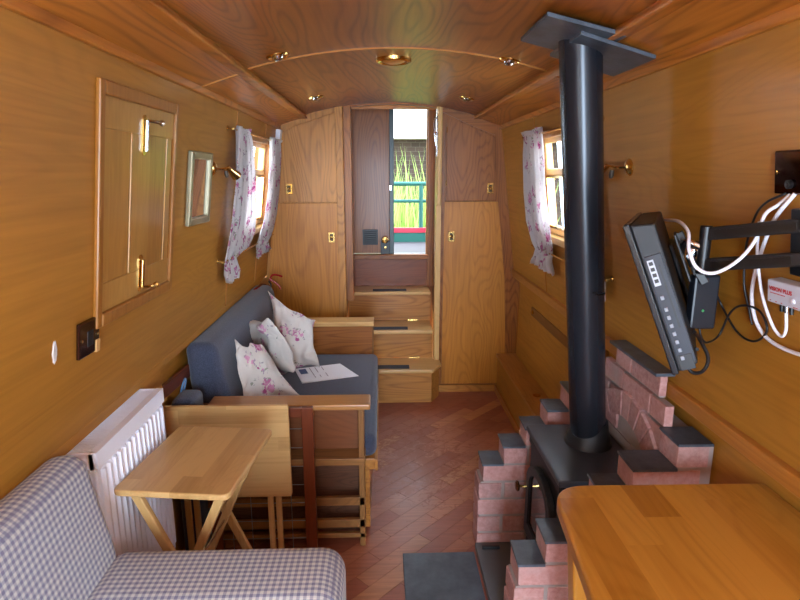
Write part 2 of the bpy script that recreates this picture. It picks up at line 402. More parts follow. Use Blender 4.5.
# ------------------------------------------------------------------ windows
def window(i,side,rng=None):
    T=W(side); y0,y1,z0,z1=rng or WIN[side]
    w=thing('window_%d'%i,None,None,T(V(((y0+y1)/2,z0,0))),kind='structure')
    b=MB(T); t=.028
    for a,c,d,e in ((y0-.03,y1+.03,z1-.005,z1+.03),(y0-.03,y0+.005,z0-.03,z1),(y1-.005,y1+.03,z0-.03,z1)): b.box(a,c,d,e,-.04,.012)
    b.build('window_frame',trimw('y'),w,bevel=.003)
    b=MB(T); b.box(y0-.03,y1+.03,z0-.035,z0,-.05,.02); b.build('window_sill',palew('y'),w,bevel=.004)
    b=MB(T)   # reveal
    b.box(y0,y1,z1-.002,z1+.01,-.06,-.04); b.box(y0-.01,y0+.002,z0,z1,-.06,-.04); b.box(y1-.002,y1+.01,z0,z1,-.06,-.04)
    b.build('reveal',palew('y'),w)
    b=MB(T); zt=z1-.165; o=-.03
    for a,c,d,e in ((y0,y1,z1-.03,z1),(y0,y1,z0,z0+.03),(y0,y0+.03,z0,z1),(y1-.03,y1,z0,z1),(y0,y1,zt-.015,zt+.015)): b.box(a,c,d,e,o-.012,o+.012)
    b.build('sash_bars',palew('y'),w,bevel=.003)
    b=MB(T)
    for a,c,d,e in ((y0+.03,y1-.03,zt-.027,zt-.015),(y0+.03,y1-.03,z0+.03,z0+.042),(y0+.03,y0+.042,z0+.03,zt-.015),(y1-.042,y1-.03,z0+.03,zt-.015)): b.box(a,c,d,e,o-.006,o+.02)
    b.build('brass_inner_frame',BRASS,w)
    b=MB(T); b.box(y0,y1,z0,z1,o-.003,o); b.build('pane',GLASS,w)
    return w
window(1,-1); window(2,1); window(3,-1,(-.75,.0,1.20,1.665)); window(4,1,(-.75,.0,1.20,1.665))  # third and fourth are added behind the viewer to admit fill lamps
def sheet(T,rows,nw,amp,ph=0.,nu=56,sub=4):
    """rows: (z, y_near, y_far, offset). Pleated curtain"""
    b=MB(T); P=[]
    for r in range(len(rows)-1):
        for k in range(sub):
            t=k/sub; P.append(tuple(rows[r][i]*(1-t)+rows[r+1][i]*t for i in range(4)))
    P.append(rows[-1]); vs=[]
    for r,(z,ya,yb,o) in enumerate(P):
        for i in range(nu+1):
            u=i/nu; wv=math.sin(u*nw*2*PI+ph+.35*math.sin(r*.35))+.35*math.sin(u*nw*4.3*PI+1.3*ph)
            a=amp*(.6+.4*math.sin(r*.2+ph))
            vs.append((ya+(yb-ya)*u, z+.004*math.sin(u*9+r), o+a*wv))
    fs=[(r*(nu+1)+i,r*(nu+1)+i+1,(r+1)*(nu+1)+i+1,(r+1)*(nu+1)+i) for r in range(len(P)-1) for i in range(nu)]
    b.add(vs,fs); return b
def curtain(side,rows,label,grp,ph):
    T=W(side); b=sheet(T,rows,5,.013,ph); loc=T(V((rows[0][1],rows[-1][0],.03)))
    o=solo(b,'curtain',CURT,loc,label,'curtain',grp,smooth='all')
    m=o.modifiers.new('t','SOLIDIFY'); m.thickness=.0018; return o
GC='curtains at the side windows'
curtain(-1,[(1.70,2.54,2.80,.036),(1.685,2.55,2.79,.032),(1.65,2.55,2.83,.036),(1.46,2.545,2.95,.044),(1.3,2.51,3.02,.046),(1.2,2.49,3.03,.042),(1.125,2.48,2.95,.034),(1.11,2.50,2.72,.028),(1.08,2.51,2.71,.032),(1.05,2.49,2.75,.038),(1.01,2.53,2.72,.04)],'near floral curtain beside the gilt mirror, left side window',GC,.3)
curtain(-1,[(1.70,3.30,3.60,.036),(1.685,3.32,3.58,.032),(1.6,3.32,3.64,.036),(1.4,3.30,3.66,.042),(1.25,3.25,3.64,.042),(1.17,3.19,3.58,.038),(1.12,3.17,3.5,.034),(1.105,3.2,3.42,.028),(1.08,3.19,3.44,.032),(1.035,3.16,3.54,.036)],'far floral curtain of the left window, next to the tall cupboard',GC,1.7)
curtain(1,[(1.71,2.68,3.02,.036),(1.685,2.70,3.0,.032),(1.6,2.67,3.05,.036),(1.4,2.65,3.07,.044),(1.25,2.62,3.06,.044),(1.15,2.64,3.0,.036),(1.105,2.70,2.95,.028),(1.07,2.68,2.97,.034),(1.02,2.62,3.03,.04)],'floral curtain at far edge of the right window, left of the flue pipe',GC,2.2)
curtain(1,[(1.70,2.10,2.30,.036),(1.685,2.11,2.29,.032),(1.5,2.07,2.28,.04),(1.25,2.05,2.26,.044),(1.15,2.04,2.26,.034),(1.1,2.02,2.24,.028),(1.04,2.0,2.26,.036)],'floral curtain mostly hidden behind the black flue pipe, right window',GC,.9)
def rod(side,y0,y1,z,label,o=.03):
    T=W(side); r=thing('curtain_rod',label,'curtain rod',T(V(((y0+y1)/2,z,o))),'brass curtain rods')
    b=MB(); b.tube([T(V((y0,z,o))),T(V((y1,z,o)))],.0045,8,1); b.build('rod',BRASS,r,smooth=True)
    for y in (y0+.02,y1-.02):
        b=MB(); b.cyl(T(V((y,z,0))),T(V((y,z,o+.004))),.004); b.cyl(T(V((y,z,0))),T(V((y,z,.004))),.011); b.build('bracket',BRASS,r,smooth=True)
    return r
rod(-1,2.50,3.66,1.685,'brass rod along top of the left window curtains')
rod(-1,2.47,3.66,1.115,'brass rod holding the left window curtains in at the bottom')
rod(1,2.02,3.06,1.685,'brass rod along top of the right window curtains')
rod(1,2.0,3.06,1.115,'brass rod holding the right window curtains in at the bottom')
# white sensor box at the far corner above the left curtain
b=MB(L); b.box(3.62,3.68,1.70,1.765,0,.03); solo(b,'sensor_box',WHITE,L(V((3.65,1.73,0))),'small white plastic box high on wall beside the far left curtain','sensor',bevel=.004)

# ------------------------------------------------------------------ left wall: side hatch door, mirror, lamp, switch
hd=thing('side_door',"panelled oak side hatch with brass bolts in the left wall",'door',L(V((1.64,1.11,0))))
b=MB(L); y0,y1,z0,z1=1.385,1.90,1.112,1.712; w=.026
b.box(y0,y0+w,z0,z1,0,.014); b.box(y1-w,y1,z0,z1,0,.014)
b.box(y0+w,y1-w,z1-.034,z1,0,.014); b.box(y0+w,y1-w,z0,z0+.034,0,.016); b.build('door_frame',wood('hatch_frame','a56a26','7a480e','z',.4,.5,1.,.15),hd,bevel=.004)
b=MB(L); 
for a,c,d,e,o in ((y0+w,y1-w,z0+.034,z0+.11,.006),(y0+w,y1-w,z1-.11,z1-.034,.006),(y0+w,y0+.07,z0+.11,z1-.11,.006),(y1-.075,y1-w-.008,z0+.11,z1-.11,.006),(1.575,1.70,z0+.11,z1-.11,.006)): b.box(a,c,d,e,0,o)
b.build('door_stiles',wood('hatch_oak','b88642','8f5f26','z',.3,.3,1.,.4),hd,bevel=.002)
b=MB(L); b.box(y0+.06,1.59,z0+.1,z1-.1,0,.003); b.box(1.695,y1-.07,z0+.1,z1-.1,0,.003); b.build('door_panel',wood('hatch_panel','b07a38','865722','z',.3,.8,1.,.4),hd)
for zc,fl_ in ((1.60,1),(1.21,-1)):
    b=MB(L); q=[]
    for a in range(16): 
        t=PI*a/15; q.append((math.cos(t)*.013,math.sin(t)*.013+.042))
    for a in range(16):
        t=PI+PI*a/15; q.append((math.cos(t)*.013,math.sin(t)*.013-.042))
    b.add([(1.65+u,zc+v,.006) for u,v in q]+[(1.65+u,zc+v,.0085) for u,v in q],[tuple(range(32)),tuple(range(32,64))]+[(i,(i+1)%32,32+(i+1)%32,32+i) for i in range(32)])
    bo=b.build('bolt_plate',BRASS,hd)
    b=MB(L); b.tube([(1.65,zc-.042,.014),(1.65,zc+.04,.014)],.005,10,1); b.tube([(1.65,zc-.04*fl_*-1,.016),(1.668,zc+.04*fl_,.03),(1.69,zc+.04*fl_,.036)],.0045,8,4); b.lathe([(0,0),(.008,.004),(.009,.01),(0,.016)],(1.69,zc+.04*fl_,.036),(1,0,0),12); b.build('bolt_bar',CHROME if fl_>0 else BRASS,bo,smooth=True)
b=MB(L); b.box(1.385,1.405,1.052,1.085,0,.012); solo(b,'wood_block',palew('z'),L(V((1.395,1.07,0))),'tiny pale wood block under the near corner of the side hatch','block',bevel=.002)
# mirror
mr=thing('mirror','narrow wall mirror in a tarnished gilt frame beside the hatch','mirror',L(V((2.21,1.31,0))))
y0,y1,z0,z1=2.035,2.285,1.31,1.575; w=.028
b=MB(L); b.box(y0,y0+w,z0,z1,0,.018); b.box(y1-w,y1,z0,z1,0,.018); b.box(y0+w,y1-w,z0,z0+w,0,.018); b.box(y0+w,y1-w,z1-w,z1,0,.018)
b.build('mirror_frame',flat('tarnished_gilt','93896c',.4,.4,.35),mr,bevel=.005)
b=MB(L); b.box(y0+.02,y1-.02,z0+.02,z1-.02,0,.007); b.build('mirror_glass',flat('mirror_silver','d8d8dc',.02,1.),mr)
# reading lamps
def rlamp(T,y,z,dirn,label):
    r=thing('reading_lamp',label,'wall lamp',T(V((y,z,0))),'brass swivel reading lamps')
    b=MB(); n=T(V((y,z,1)))-T(V((y,z,0))); b.lathe([(.0,0),(.028,0),(.028,.004),(.018,.012),(.006,.014)],T(V((y,z,0))),n,24); b.build('wall_plate',BRASS,r,smooth=True)
    b=MB(); b.tube([T(V((y,z,.01))),T(V((y+.02*dirn,z+.004,.035))),T(V((y+.07*dirn,z+.012,.045))),T(V((y+.12*dirn,z+.0,.04)))],.004,8,5); b.build('arm',BRASS,r,smooth=True)
    e=T(V((y+.12*dirn,z,.04))); d=(T(V((y+.2*dirn,z-.05,.08)))-e).normalized()
    b=MB(); b.lathe([(.0,-.022),(.009,-.02),(.011,0),(.02,.03),(.022,.045),(.019,.045),(.015,.02),(0,.01)],e,d,18); b.build('lamp_shade',BRASS,r,smooth=True)
    b=MB(); d2=T(V((y+.05*dirn,z-.09,.06)))-T(V((y+.05*dirn,z,.04))); b.lathe([(0,0),(.007,0),(.008,.018),(.005,.026),(0,.027)],T(V((y+.04*dirn,z-.004,.042))),d2,12); b.build('switch_knob',flat('brown_knob','3a2a1c',.4),r,smooth=True)
rlamp(L,2.345,1.515,1,'brass swivel reading lamp on left wall between mirror and curtain')
rlamp(R,1.84,1.515,1,'brass swivel reading lamp on right wall beside the black flue pipe')
# brown switch left
sw=thing('light_switch','dark brown glossy switch plate low on the left wall','switch',L(V((1.357,1.098,0))))
b=MB(L); b.box(1.308,1.406,1.055,1.145,0,.009); b.build('switch_plate',BROWNPL,sw,bevel=.003)
b=MB(L); b.box(1.345,1.372,1.078,1.118,.008,.0105); b.build('rocker',BPL,sw,bevel=.002)
for y in (1.32,1.395): b=MB(L); b.lathe([(0,0),(.004,0),(.004,.001),(0,.0015)],(y,1.10,.009),(0,0,1),10); b.build('screw',BRASS,sw)
b=MB(L); q=[(math.cos(2*PI*i/20)*.009*(1+.15*math.sin(i*2.)),math.sin(2*PI*i/20)*.027*(1+.1*math.cos(i*3.))) for i in range(20)]
b.add([(1.218+u,1.105+v,.0) for u,v in q]+[(1.218+u*.8,1.105+v*.8,.0025) for u,v in q],[tuple(range(20,40))]+[(i,(i+1)%20,20+(i+1)%20,20+i) for i in range(20)])
solo(b,'filler_patch',flat('filler','c9c0b8',.8,0,.3),L(V((1.218,1.105,0))),'small white oval filler patch on left wall beside the brown switch','patch')

# ------------------------------------------------------------------ cupboards at the far end
def latch(parent,x,z,y=3.69):
    l=MB(); l.box(x-.021,x+.021,y-.004,y,z-.034,z+.034); a=l.build('latch_plate',BRASS,parent,bevel=.002)
    l=MB(); l.box(x-.011,x+.011,y-.0055,y-.0035,z-.022,z+.022); l.build('latch_recess',flat('latch_dark','4a3820',.4,.6),a)
    l=MB(); l.lathe([(0,0),(.009,0),(.01,.003),(.006,.006),(0,.007)],(x,y-.005,z),(0,-1,0),14); l.build('latch_ring',BRASS,a,smooth=True)
def cupboard(s,label):
    t=thing('tall_cupboard',label,'cupboard',(s*.55,Y1,0),'oak cupboards either side of the steps')
    xi=.327*s   # inner edge
    def edge(z): return s*(wallz(z)-.002)
    yb,yf=Y1+.02,Y1-.01
    def xw(z): return s*(wallz(z)+.006)
    # carcass face: polygon following wall and ceiling
    poly=[(xi,0.0)]+[(s*.876,0),(s*.876,ZG-.046),(xw(ZG)*1.0-0*s,ZG-.046),(xw(1.76),1.76)]
    for j in range(7):
        x=(.69-(.69-.327)*j/6); poly.append((s*x,cz(x)+.01))
    b=MB(); b.prism(poly,yf,yb,'y'); b.build('carcass_front',oak('z') if s<0 else doorw('z'),t)
    # lower side return beside the steps
    b=MB(); b.box(*sorted((xi,xi+s*.02)),yb,YD+.05,0,1.86); b.build('side_panel',oak('z'),t)
    # doors
    gy0,gy1=yf-.016,yf-.001
    b=MB()
    if s<0:
        b.prism([(xi-.003,1.315),(-.716,1.315),(-.688,1.745),(-.6,1.79),(xi-.003,1.876)],gy0,gy1,'y')
    else:
        b.prism([(xi+.03,1.325),(.692,1.325),(.668,1.722),(xi+.03,1.845)],gy0,gy1,'y')
    up=b.build('upper_door',oak('z') if s<0 else doorw('z'),t,bevel=.002)
    b=MB()
    if s<0: b.prism([(xi-.003,.06),(-.85,.06),(-.81,.86),(-.76,1.31),(xi-.003,1.31)],gy0,gy1,'y')
    else: b.prism([(xi+.02,.06),(.80,.06),(.765,.8),(.70,1.318),(xi+.02,1.318)],gy0,gy1,'y')
    lo=b.build('lower_door',wood('cup_lower','c8822e','8c4e0e','z',.4,.7,1.,.2),t,bevel=.002)
    if s<0: latch(up,-.655,1.40); latch(lo,-.391,1.088)
    else: latch(up,.645,1.404); latch(lo,.398,1.091)
    b=MB(); b.box(*sorted((xi,s*.86)),gy0-.004,yf,0,.05); b.build('plinth',oak('x'),t)
    if s>0:
        b=MB(); q=[(.715,.06),(.755,.06),(.742,.86),(.722,1.3),(.70,1.74),(.675,1.74),(.70,1.32)]
        b.prism([(xi+.002,1.845+.03),(xi+.002,1.895),(.5,1.862),(.668,1.80),(.668,1.735),(.5,1.80)],gy0+.004,yf,'y'); b.build('top_rail',doorw('x'),t)
        for z in (1.42,1.75):
            b=MB(); b.cyl((xi+.03,gy0-.002,z),(xi+.03,gy0-.002,z+.035),.003); b.build('hinge',BRASS,t)
cupboard(-1,'tall oak cupboard to the left of the steps, behind the sofa')
cupboard(1,'tall oak cupboard with slanted top door right of the steps')

# ------------------------------------------------------------------ companionway: steps, frame, doors
XL,XR=-.302,.291
st=thing('companionway_steps','oak cabin steps with dark grip strips below the doorway','steps',(0,3.6,0))
b=MB(); b.prism([(-.31,3.504),(.262,3.504),(.323,3.62),(.323,3.78),(-.31,3.78)],0,.212,'z'); b.build('riser_box',oak('x'),st,bevel=.002)
b=MB(); b.box(-.30,.287,3.74,4.02,.235,.42); b.build('riser_box',oak('x'),st,bevel=.002)
b=MB(); b.box(-.302,.29,3.98,YD+.02,.445,.64); b.build('riser_box',oak('x'),st,bevel=.002)
for poly,z in (([(-.315,3.485),(.272,3.485),(.335,3.605),(.335,3.69),(.29,3.69),(.29,3.76),(-.315,3.76)],.212),([(-.30,3.70),(.285,3.70),(.285,4.0),(-.30,4.0)],.42),([(-.30,3.95),(.288,3.95),(.288,YD+.01),(-.30,YD+.01)],.64)):
    yf=min(p[1] for p in poly); yb=max(p[1] for p in poly)
    b=MB(); b.prism(poly,z,z+.024,'z'); tr=b.build('tread',palew('x'),st,bevel=.006,seg=3)
    b=MB(); b.box(-.13,.115,yf+.028,yf+.098,z+.0245,z+.0275); b.build('grip_strip',flat('grip_strip','3d3f48',.8,0,.3),tr,bevel=.001)
    for hx in (-.19,.16):
        b=MB(); b.box(hx-.035,hx+.035,yb-.03,yb-.012,z+.024,z+.027); b.cyl((hx-.035,yb-.021,z+.028),(hx+.035,yb-.021,z+.028),.003,n=10); b.build('hinge',BRASS,tr)
# doorway frame
b=MB(); b.box(.3285,.345,Y1+.021,YD+.05,0,2.05); tag(b.build('wall_passage_right',doorw('z')),kind='structure')
b=MB(); b.box(-.36,-.348,Y1+.021,YD+.05,0,2.05); tag(b.build('wall_passage_left',doorw('z')),kind='structure')
b=MB()
for x0,x1 in ((-1.,-.30),(.285,1.)): b.box(x0,x1,YD+.052,YD+.08,0,2.1)
b.box(-.30,.285,YD+.052,YD+.08,0,.86)
tag(b.build('wall_stern',doorw('z')),kind='structure')
d1=thing('door_1',None,None,(0,YD,.85),kind='structure')
b=MB(); b.box(XL,XL+.05,Y1-.02,Y1+.03,.66,1.915); b.build('door_post',doorw('z'),d1,bevel=.003)
b=MB(); b.box(-.35,-.302,Y1-.035,Y1-.008,0.24,1.915); b.build('door_post',oak('z'),d1,bevel=.003)
b=MB(); b.box(.291,.3275,Y1-.03,Y1+.03,.237,1.915); b.build('door_post',palew('z'),d1,bevel=.003)
b=MB(); b.box(-.34,-.28,YD-.03,YD+.03,.66,2.05); b.build('door_post',doorw('z'),d1,bevel=.003)
b=MB(); b.box(.277,.345,YD-.04,YD+.03,.66,2.05); b.build('door_post',doorw('z'),d1,bevel=.003)
b=MB(); b.box(-.28,.277,YD-.02,YD+.03,.66,.87); b.build('lower_panel',wood('sill_panel','8e4a20','62290c','x',.4,.6,1.,.2),d1)
b=MB(); b.box(-.29,.285,YD-.045,YD+.04,.87,.906); b.build('door_sill',doorw('x'),d1,bevel=.004)
b=MB(); b.box(-.34,-.325,Y1+.02,YD,.0,1.9); b.build('side_lining',doorw('z'),d1)
b=MB(); b.box(.032,.268,YD+.002,YD+.02,.906,.91); b.build('threshold_strip',flat('alloy','c9c9cf',.3,.8),d1)
# left leaf, closed
b=MB(); b.box(-.278,-.003,YD,YD+.035,.912,1.99); lf=b.build('door_leaf',doorw('z'),d1,bevel=.003)
b=MB(); b.box(-.225,-.003,YD-.004,YD,.92,1.97)
b=MB(); b.box(-.003,.03,YD+.004,YD+.045,.905,1.99); b.build('leaf_edge',flat('green_black_paint','0e2a2a',.35),lf,bevel=.002)
b=MB(); b.box(-.205,-.09,YD-.008,YD,.975,1.09); vt=b.build('vent',BPL,lf,bevel=.003)
b=MB()
for i in range(7): b.obox((-.1475,YD-.009,.99+i*.014),(1,0,0),(0,1,.6),.047,.005,.001)
b.build('vent_slats',BPL,vt)
b=MB(); b.box(-.07,-.0,YD-.022,YD,.905,1.005); lk=b.build('lock_case',BPL,lf,bevel=.003)
b=MB(); b.lathe([(0,0),(.022,0),(.024,.004),(.012,.008),(.010,.022),(.02,.03),(.026,.042),(.022,.054),(0,.058)],(-.038,YD-.004,1.015),(0,-1,0),24); b.build('door_knob',BRASS,lf,smooth=True)
b=MB(); b.lathe([(0,0),(.009,0),(.009,.003),(0,.004)],(-.035,YD-.022,.955),(0,-1,0),14); b.build('keyhole_plate',BRASS,lk)
b=MB(); b.box(.0,.012,YD-.004,YD+.002,1.38,1.41); b.build('catch',CHROME,lf)
# right leaf folded inwards, upper hook batten
b=MB(); b.box(.293,.318,Y1-.085,Y1-.032,1.295,1.90); hk=b.build('door_stop_batten',palew('z'),d1,bevel=.004)
b=MB(); b.box(.284,.292,Y1-.082,Y1-.05,1.60,1.86); b.tube([(.284,Y1-.066,1.84),(.272,Y1-.07,1.80),(.276,Y1-.07,1.72),(.284,Y1-.066,1.66)],.005,8,5); b.cyl((.27,Y1-.066,1.74),(.29,Y1-.066,1.74),.011); b.build('latch_hook',CHROME,hk,smooth=True,bevel=.001)
b=MB(); b.box(.268,.2765,YD-.015,YD+.015,.906,2.0); b.build('inner_jamb',trimw('z'),d1,bevel=.002)
# header and wall above door out to the hatch
tag(arch(Y1,.03,.012,-.33,.33).build('trim_8',doorw('x')),kind='structure')
b=MB(); b.box(-.40,.40,Y1+.035,YD+.08,2.05,2.08); b.box(-.40,.40,Y1+.052,Y1+.07,1.9,2.05); tag(b.build('ceiling_passage',ceilw('x')),kind='structure')
b=MB(); b.box(-.35,.35,YD+.0,YD+.05,1.992,2.1); tag(b.build('trim_32',doorw('x')),kind='structure')

# ------------------------------------------------------------------ right side low locker and back rest panel
lk=thing('side_locker','long low oak locker along right wall between cupboard and fireplace','locker',(.82,2.9,0))
b=MB(); b.box(.735,.879,2.12,Y1-.03,0,.255); b.build('locker_box',wallw('y'),lk,bevel=.002)
b=MB(); b.box(.725,.879,2.12,Y1-.03,.255,.28); b.build('locker_lid',trimw('y'),lk,bevel=.004)
b=MB(); b.box(.722,.735,2.12,Y1-.03,0,.05); b.build('plinth',trimw('y'),lk,bevel=.002)
b=MB(); b.box(.732,.7345,2.2,2.28,.10,.17); b.build('vent_hole',DARK,lk)
bl=thing('side_panel_rail','oak board with a long finger slot on the right wall above the locker','wall panel',(.87,3.0,.3))
b=MB(); b.hexa([(.858,2.2,.281),(.879,2.2,.281),(.879,Y1-.05,.281),(.858,Y1-.05,.281)],[(.866,2.2,.80),(.879,2.2,.80),(.879,Y1-.05,.80),(.866,Y1-.05,.80)]); b.build('board',wallw('y'),bl)
b=MB(); b.box(.853,.8635,2.62,3.32,.645,.70); b.build('finger_slot',wood('slot','7a4a1c','583210','y',.5,.4),bl,bevel=.006)
b=MB(); b.lathe([(0,0),(.012,0),(.014,.004),(.006,.01),(0,.012)],(.853,3.27,.675),(-1,0,0),14); b.build('knob',BRASS,bl,smooth=True)
b=MB(); b.box(-.02,.02,-.02,.02,0,.006)
o=solo(MB().lathe([(0,0),(.02,0),(.022,.004),(.01,.008),(0,.009)],(.8,2.92,.2805),(0,0,1),16),'lid_ring',BRASS,(.8,2.92,.2805),'small brass ring pull set in the low locker lid','ring pull',smooth=True)

# ------------------------------------------------------------------ ceiling fittings
def clight(x,y,label,first=[]):
    z=cz(x)-.0005
    if not first:
        t=thing('ceiling_spotlight',label,'ceiling light',(x,y,z),'brass ceiling spotlights')
        b=MB(); b.lathe([(.022,-.004),(.036,-.007),(.040,-.003),(.041,0),(.022,0)],(0,0,0),(0,0,1),28); b.build('bezel',BRASS,t,smooth=True,local=True)
        b=MB(); b.lathe([(0,-.018),(.012,-.016),(.019,-.008),(.021,0),(0,0)],(0,0,0),(0,0,1),24); b.build('bulb',CHROME,t,smooth=True,local=True)
        first.append(t)
    else:
        t=copy_tree(first[0]); t.location=(x,y,z); t['label']=label
    t.rotation_euler=(0,math.atan(2*.128*x/.705**2),0); return t
clight(-.413,2.06,'nearest ceiling spotlight left of centre, just past the cross batten')
clight(.398,2.13,'ceiling spotlight right of centre beside the flue pipe')
clight(-.405,3.13,'far ceiling spotlight in front of the left cupboard')
clight(.398,3.15,'far ceiling spotlight in front of the right cupboard')
cv=thing('ceiling_vent','round brass ceiling vent on the centreline past the batten','vent',(-.013,2.34,1.931))
b=MB(); b.lathe([(.045,-.008),(.06,-.014),(.07,-.01),(.072,0),(.045,0)],(-.013,2.34,1.932),(0,0,1),36); b.build('vent_ring',BRASS,cv,smooth=True)
b=MB(); b.lathe([(0,-.016),(.03,-.016),(.046,-.01),(.046,-.006),(0,-.006)],(-.013,2.34,1.932),(0,0,1),36); b.build('vent_disc',ceilw('x'),cv,smooth=True)

# ------------------------------------------------------------------ sofa
def DOAK(g): return wood('worn_oak','9c6c3a','65401d',g,.5,.7,1.5,.05)
so=thing('sofa_bed','oak framed sofa bed with charcoal blue cushions along the left wall','sofa',(-.5,2.7,0))
def rbox(b,x0,x1,y0,y1,z0,z1): return b.box(x0,x1,y0,y1,z0,z1)
b=MB(); rbox(b,-.80,-.090,2.128,3.24,.34,.44); b.build('seat_cushion',NAVY,so,bevel=.035,seg=5,smooth='all')
b=MB(); b.hexa([(-.835,2.16,.42),(-.655,2.16,.42),(-.655,3.42,.42),(-.835,3.42,.42)],[(-.858,2.16,.832),(-.735,2.16,.832),(-.735,3.42,.832),(-.858,3.42,.832)])
b.build('backrest_cushion',NAVY,so,bevel=.04,seg=5,smooth='all')
b=MB(); rbox(b,-.80,-.098,2.128,3.24,.29,.34); b.build('seat_base',oak('y'),so,bevel=.003)
b=MB(); b.box(-.098,-.086,2.128,3.24,.285,.335); b.build('front_rail',oak('y'),so,bevel=.002)
# arms
b=MB(); b.box(-.74,-.112,2.02,2.127,.603,.627); b.build('arm_top',wood('arm_oak','b57f48','8c592a','x',.35,.3,1.2,.3),so,bevel=.006,seg=3)
b=MB(); b.box(-.84,-.113,3.25,3.375,.60,.628); b.build('arm_top',palew('x'),so,bevel=.005,seg=3)
b=MB(); b.box(-.84,-.125,3.26,3.285,.0,.60); b.build('arm_panel',doorw('x'),so,bevel=.002)
b=MB(); b.box(-.8,-.14,2.105,2.12,.40,.60); b.build('arm_panel',wood('armpanel','8a5230','5f341a','x',.4,.5,1.,.2),so)
b=MB(); b.box(-.8,-.14,2.115,2.125,.02,.40); b.build('end_panel',wood('stained_ply','6b4630','3a2114','x',.6,.9,2.5,.05),so)
for x0 in (-.80,-.16):
    b=MB(); b.box(x0,x0+.022,2.03,2.115,0,.60); b.build('arm_post',DOAK('z'),so,bevel=.002)
b=MB(); b.box(-.78,-.135,2.022,2.115,.368,.398); b.build('end_shelf',DOAK('x'),so,bevel=.003)
for z in (.205,.105,.05):
    b=MB(); b.box(-.79,-.135,2.03,2.048,z-.018 if z>.06 else .04,z+.018 if z>.06 else .06); b.build('end_slat',DOAK('x'),so,bevel=.002)
for yy in (3.29,):
    b=MB(); b.box(-.14,-.118,3.285,3.37,0,.60); b.build('arm_post',DOAK('z'),so,bevel=.002)
b=MB(); b.box(-.14,-.12,2.13,3.24,.02,.29); b.build('front_panel',oak('y'),so)
# spare navy cushion and red-brown box edge behind the near arm
b=MB(); b.box(-.852,-.765,1.965,2.09,.02,.675); o=solo(b,'spare_cushion',NAVY,(-.805,2.0,0.02),'dark blue cushion stood on end between the sofa arm and left wall','cushion',bevel=.02,seg=4,smooth='all')
b=MB(); b.bar((-.868,1.945,.715),(-.853,2.2,.715),.016,.05); solo(b,'timber_offcut',redw('y'),(-.86,2.05,.70),'reddish hardwood strip on edge behind the spare cushion','timber',bevel=.003)
b=MB(); b.tube([(-.843,2.09,.665),(-.835,2.10,.70),(-.826,2.07,.722),(-.832,2.05,.70),(-.843,2.06,.667)],.004,6,5); solo(b,'blue_clip',flat('blue_plastic','6f93bd',.3),(-.836,2.07,.665),'small light blue plastic ring on top of the spare cushion','clip',smooth=True)
# fire extinguisher behind the backrest, lying against the wall
fe=thing('fire_extinguisher','red fire extinguisher lying behind the far end of the backrest','fire extinguisher',(-.79,3.5,.84))
RED=flat('red_enamel','9c1420',.25)
b=MB(); b.lathe([(0,-.2),(.02,-.2),(.032,-.18),(.034,-.16),(.034,.0),(.028,.03),(.012,.045),(0,.05)],(-.80,3.42,.80),(0.06,.9,.0),24); b.build('cylinder',RED,fe,smooth=True)
b=MB(); b.lathe([(0,0),(.014,0),(.014,.03),(.01,.035),(0,.036)],(-.772,3.465,.80),(.06,.9,.15),14); b.build('valve',CHROME,fe,smooth=True)
b=MB(); b.tube([(-.77,3.49,.825),(-.755,3.50,.87),(-.72,3.50,.872),(-.69,3.50,.862)],.006,8,5); b.build('carry_handle',RED,fe,smooth=True)
b=MB(); b.tube([(-.77,3.49,.85),(-.74,3.49,.83),(-.715,3.49,.81),(-.705,3.49,.785)],.006,8,5); b.build('lever',RED,fe,smooth=True)
b=MB(); b.tube([(-.77,3.47,.84),(-.755,3.45,.82),(-.75,3.38,.815),(-.755,3.3,.82)],.006,8,5); b.build('hose',BPL,fe,smooth=True)
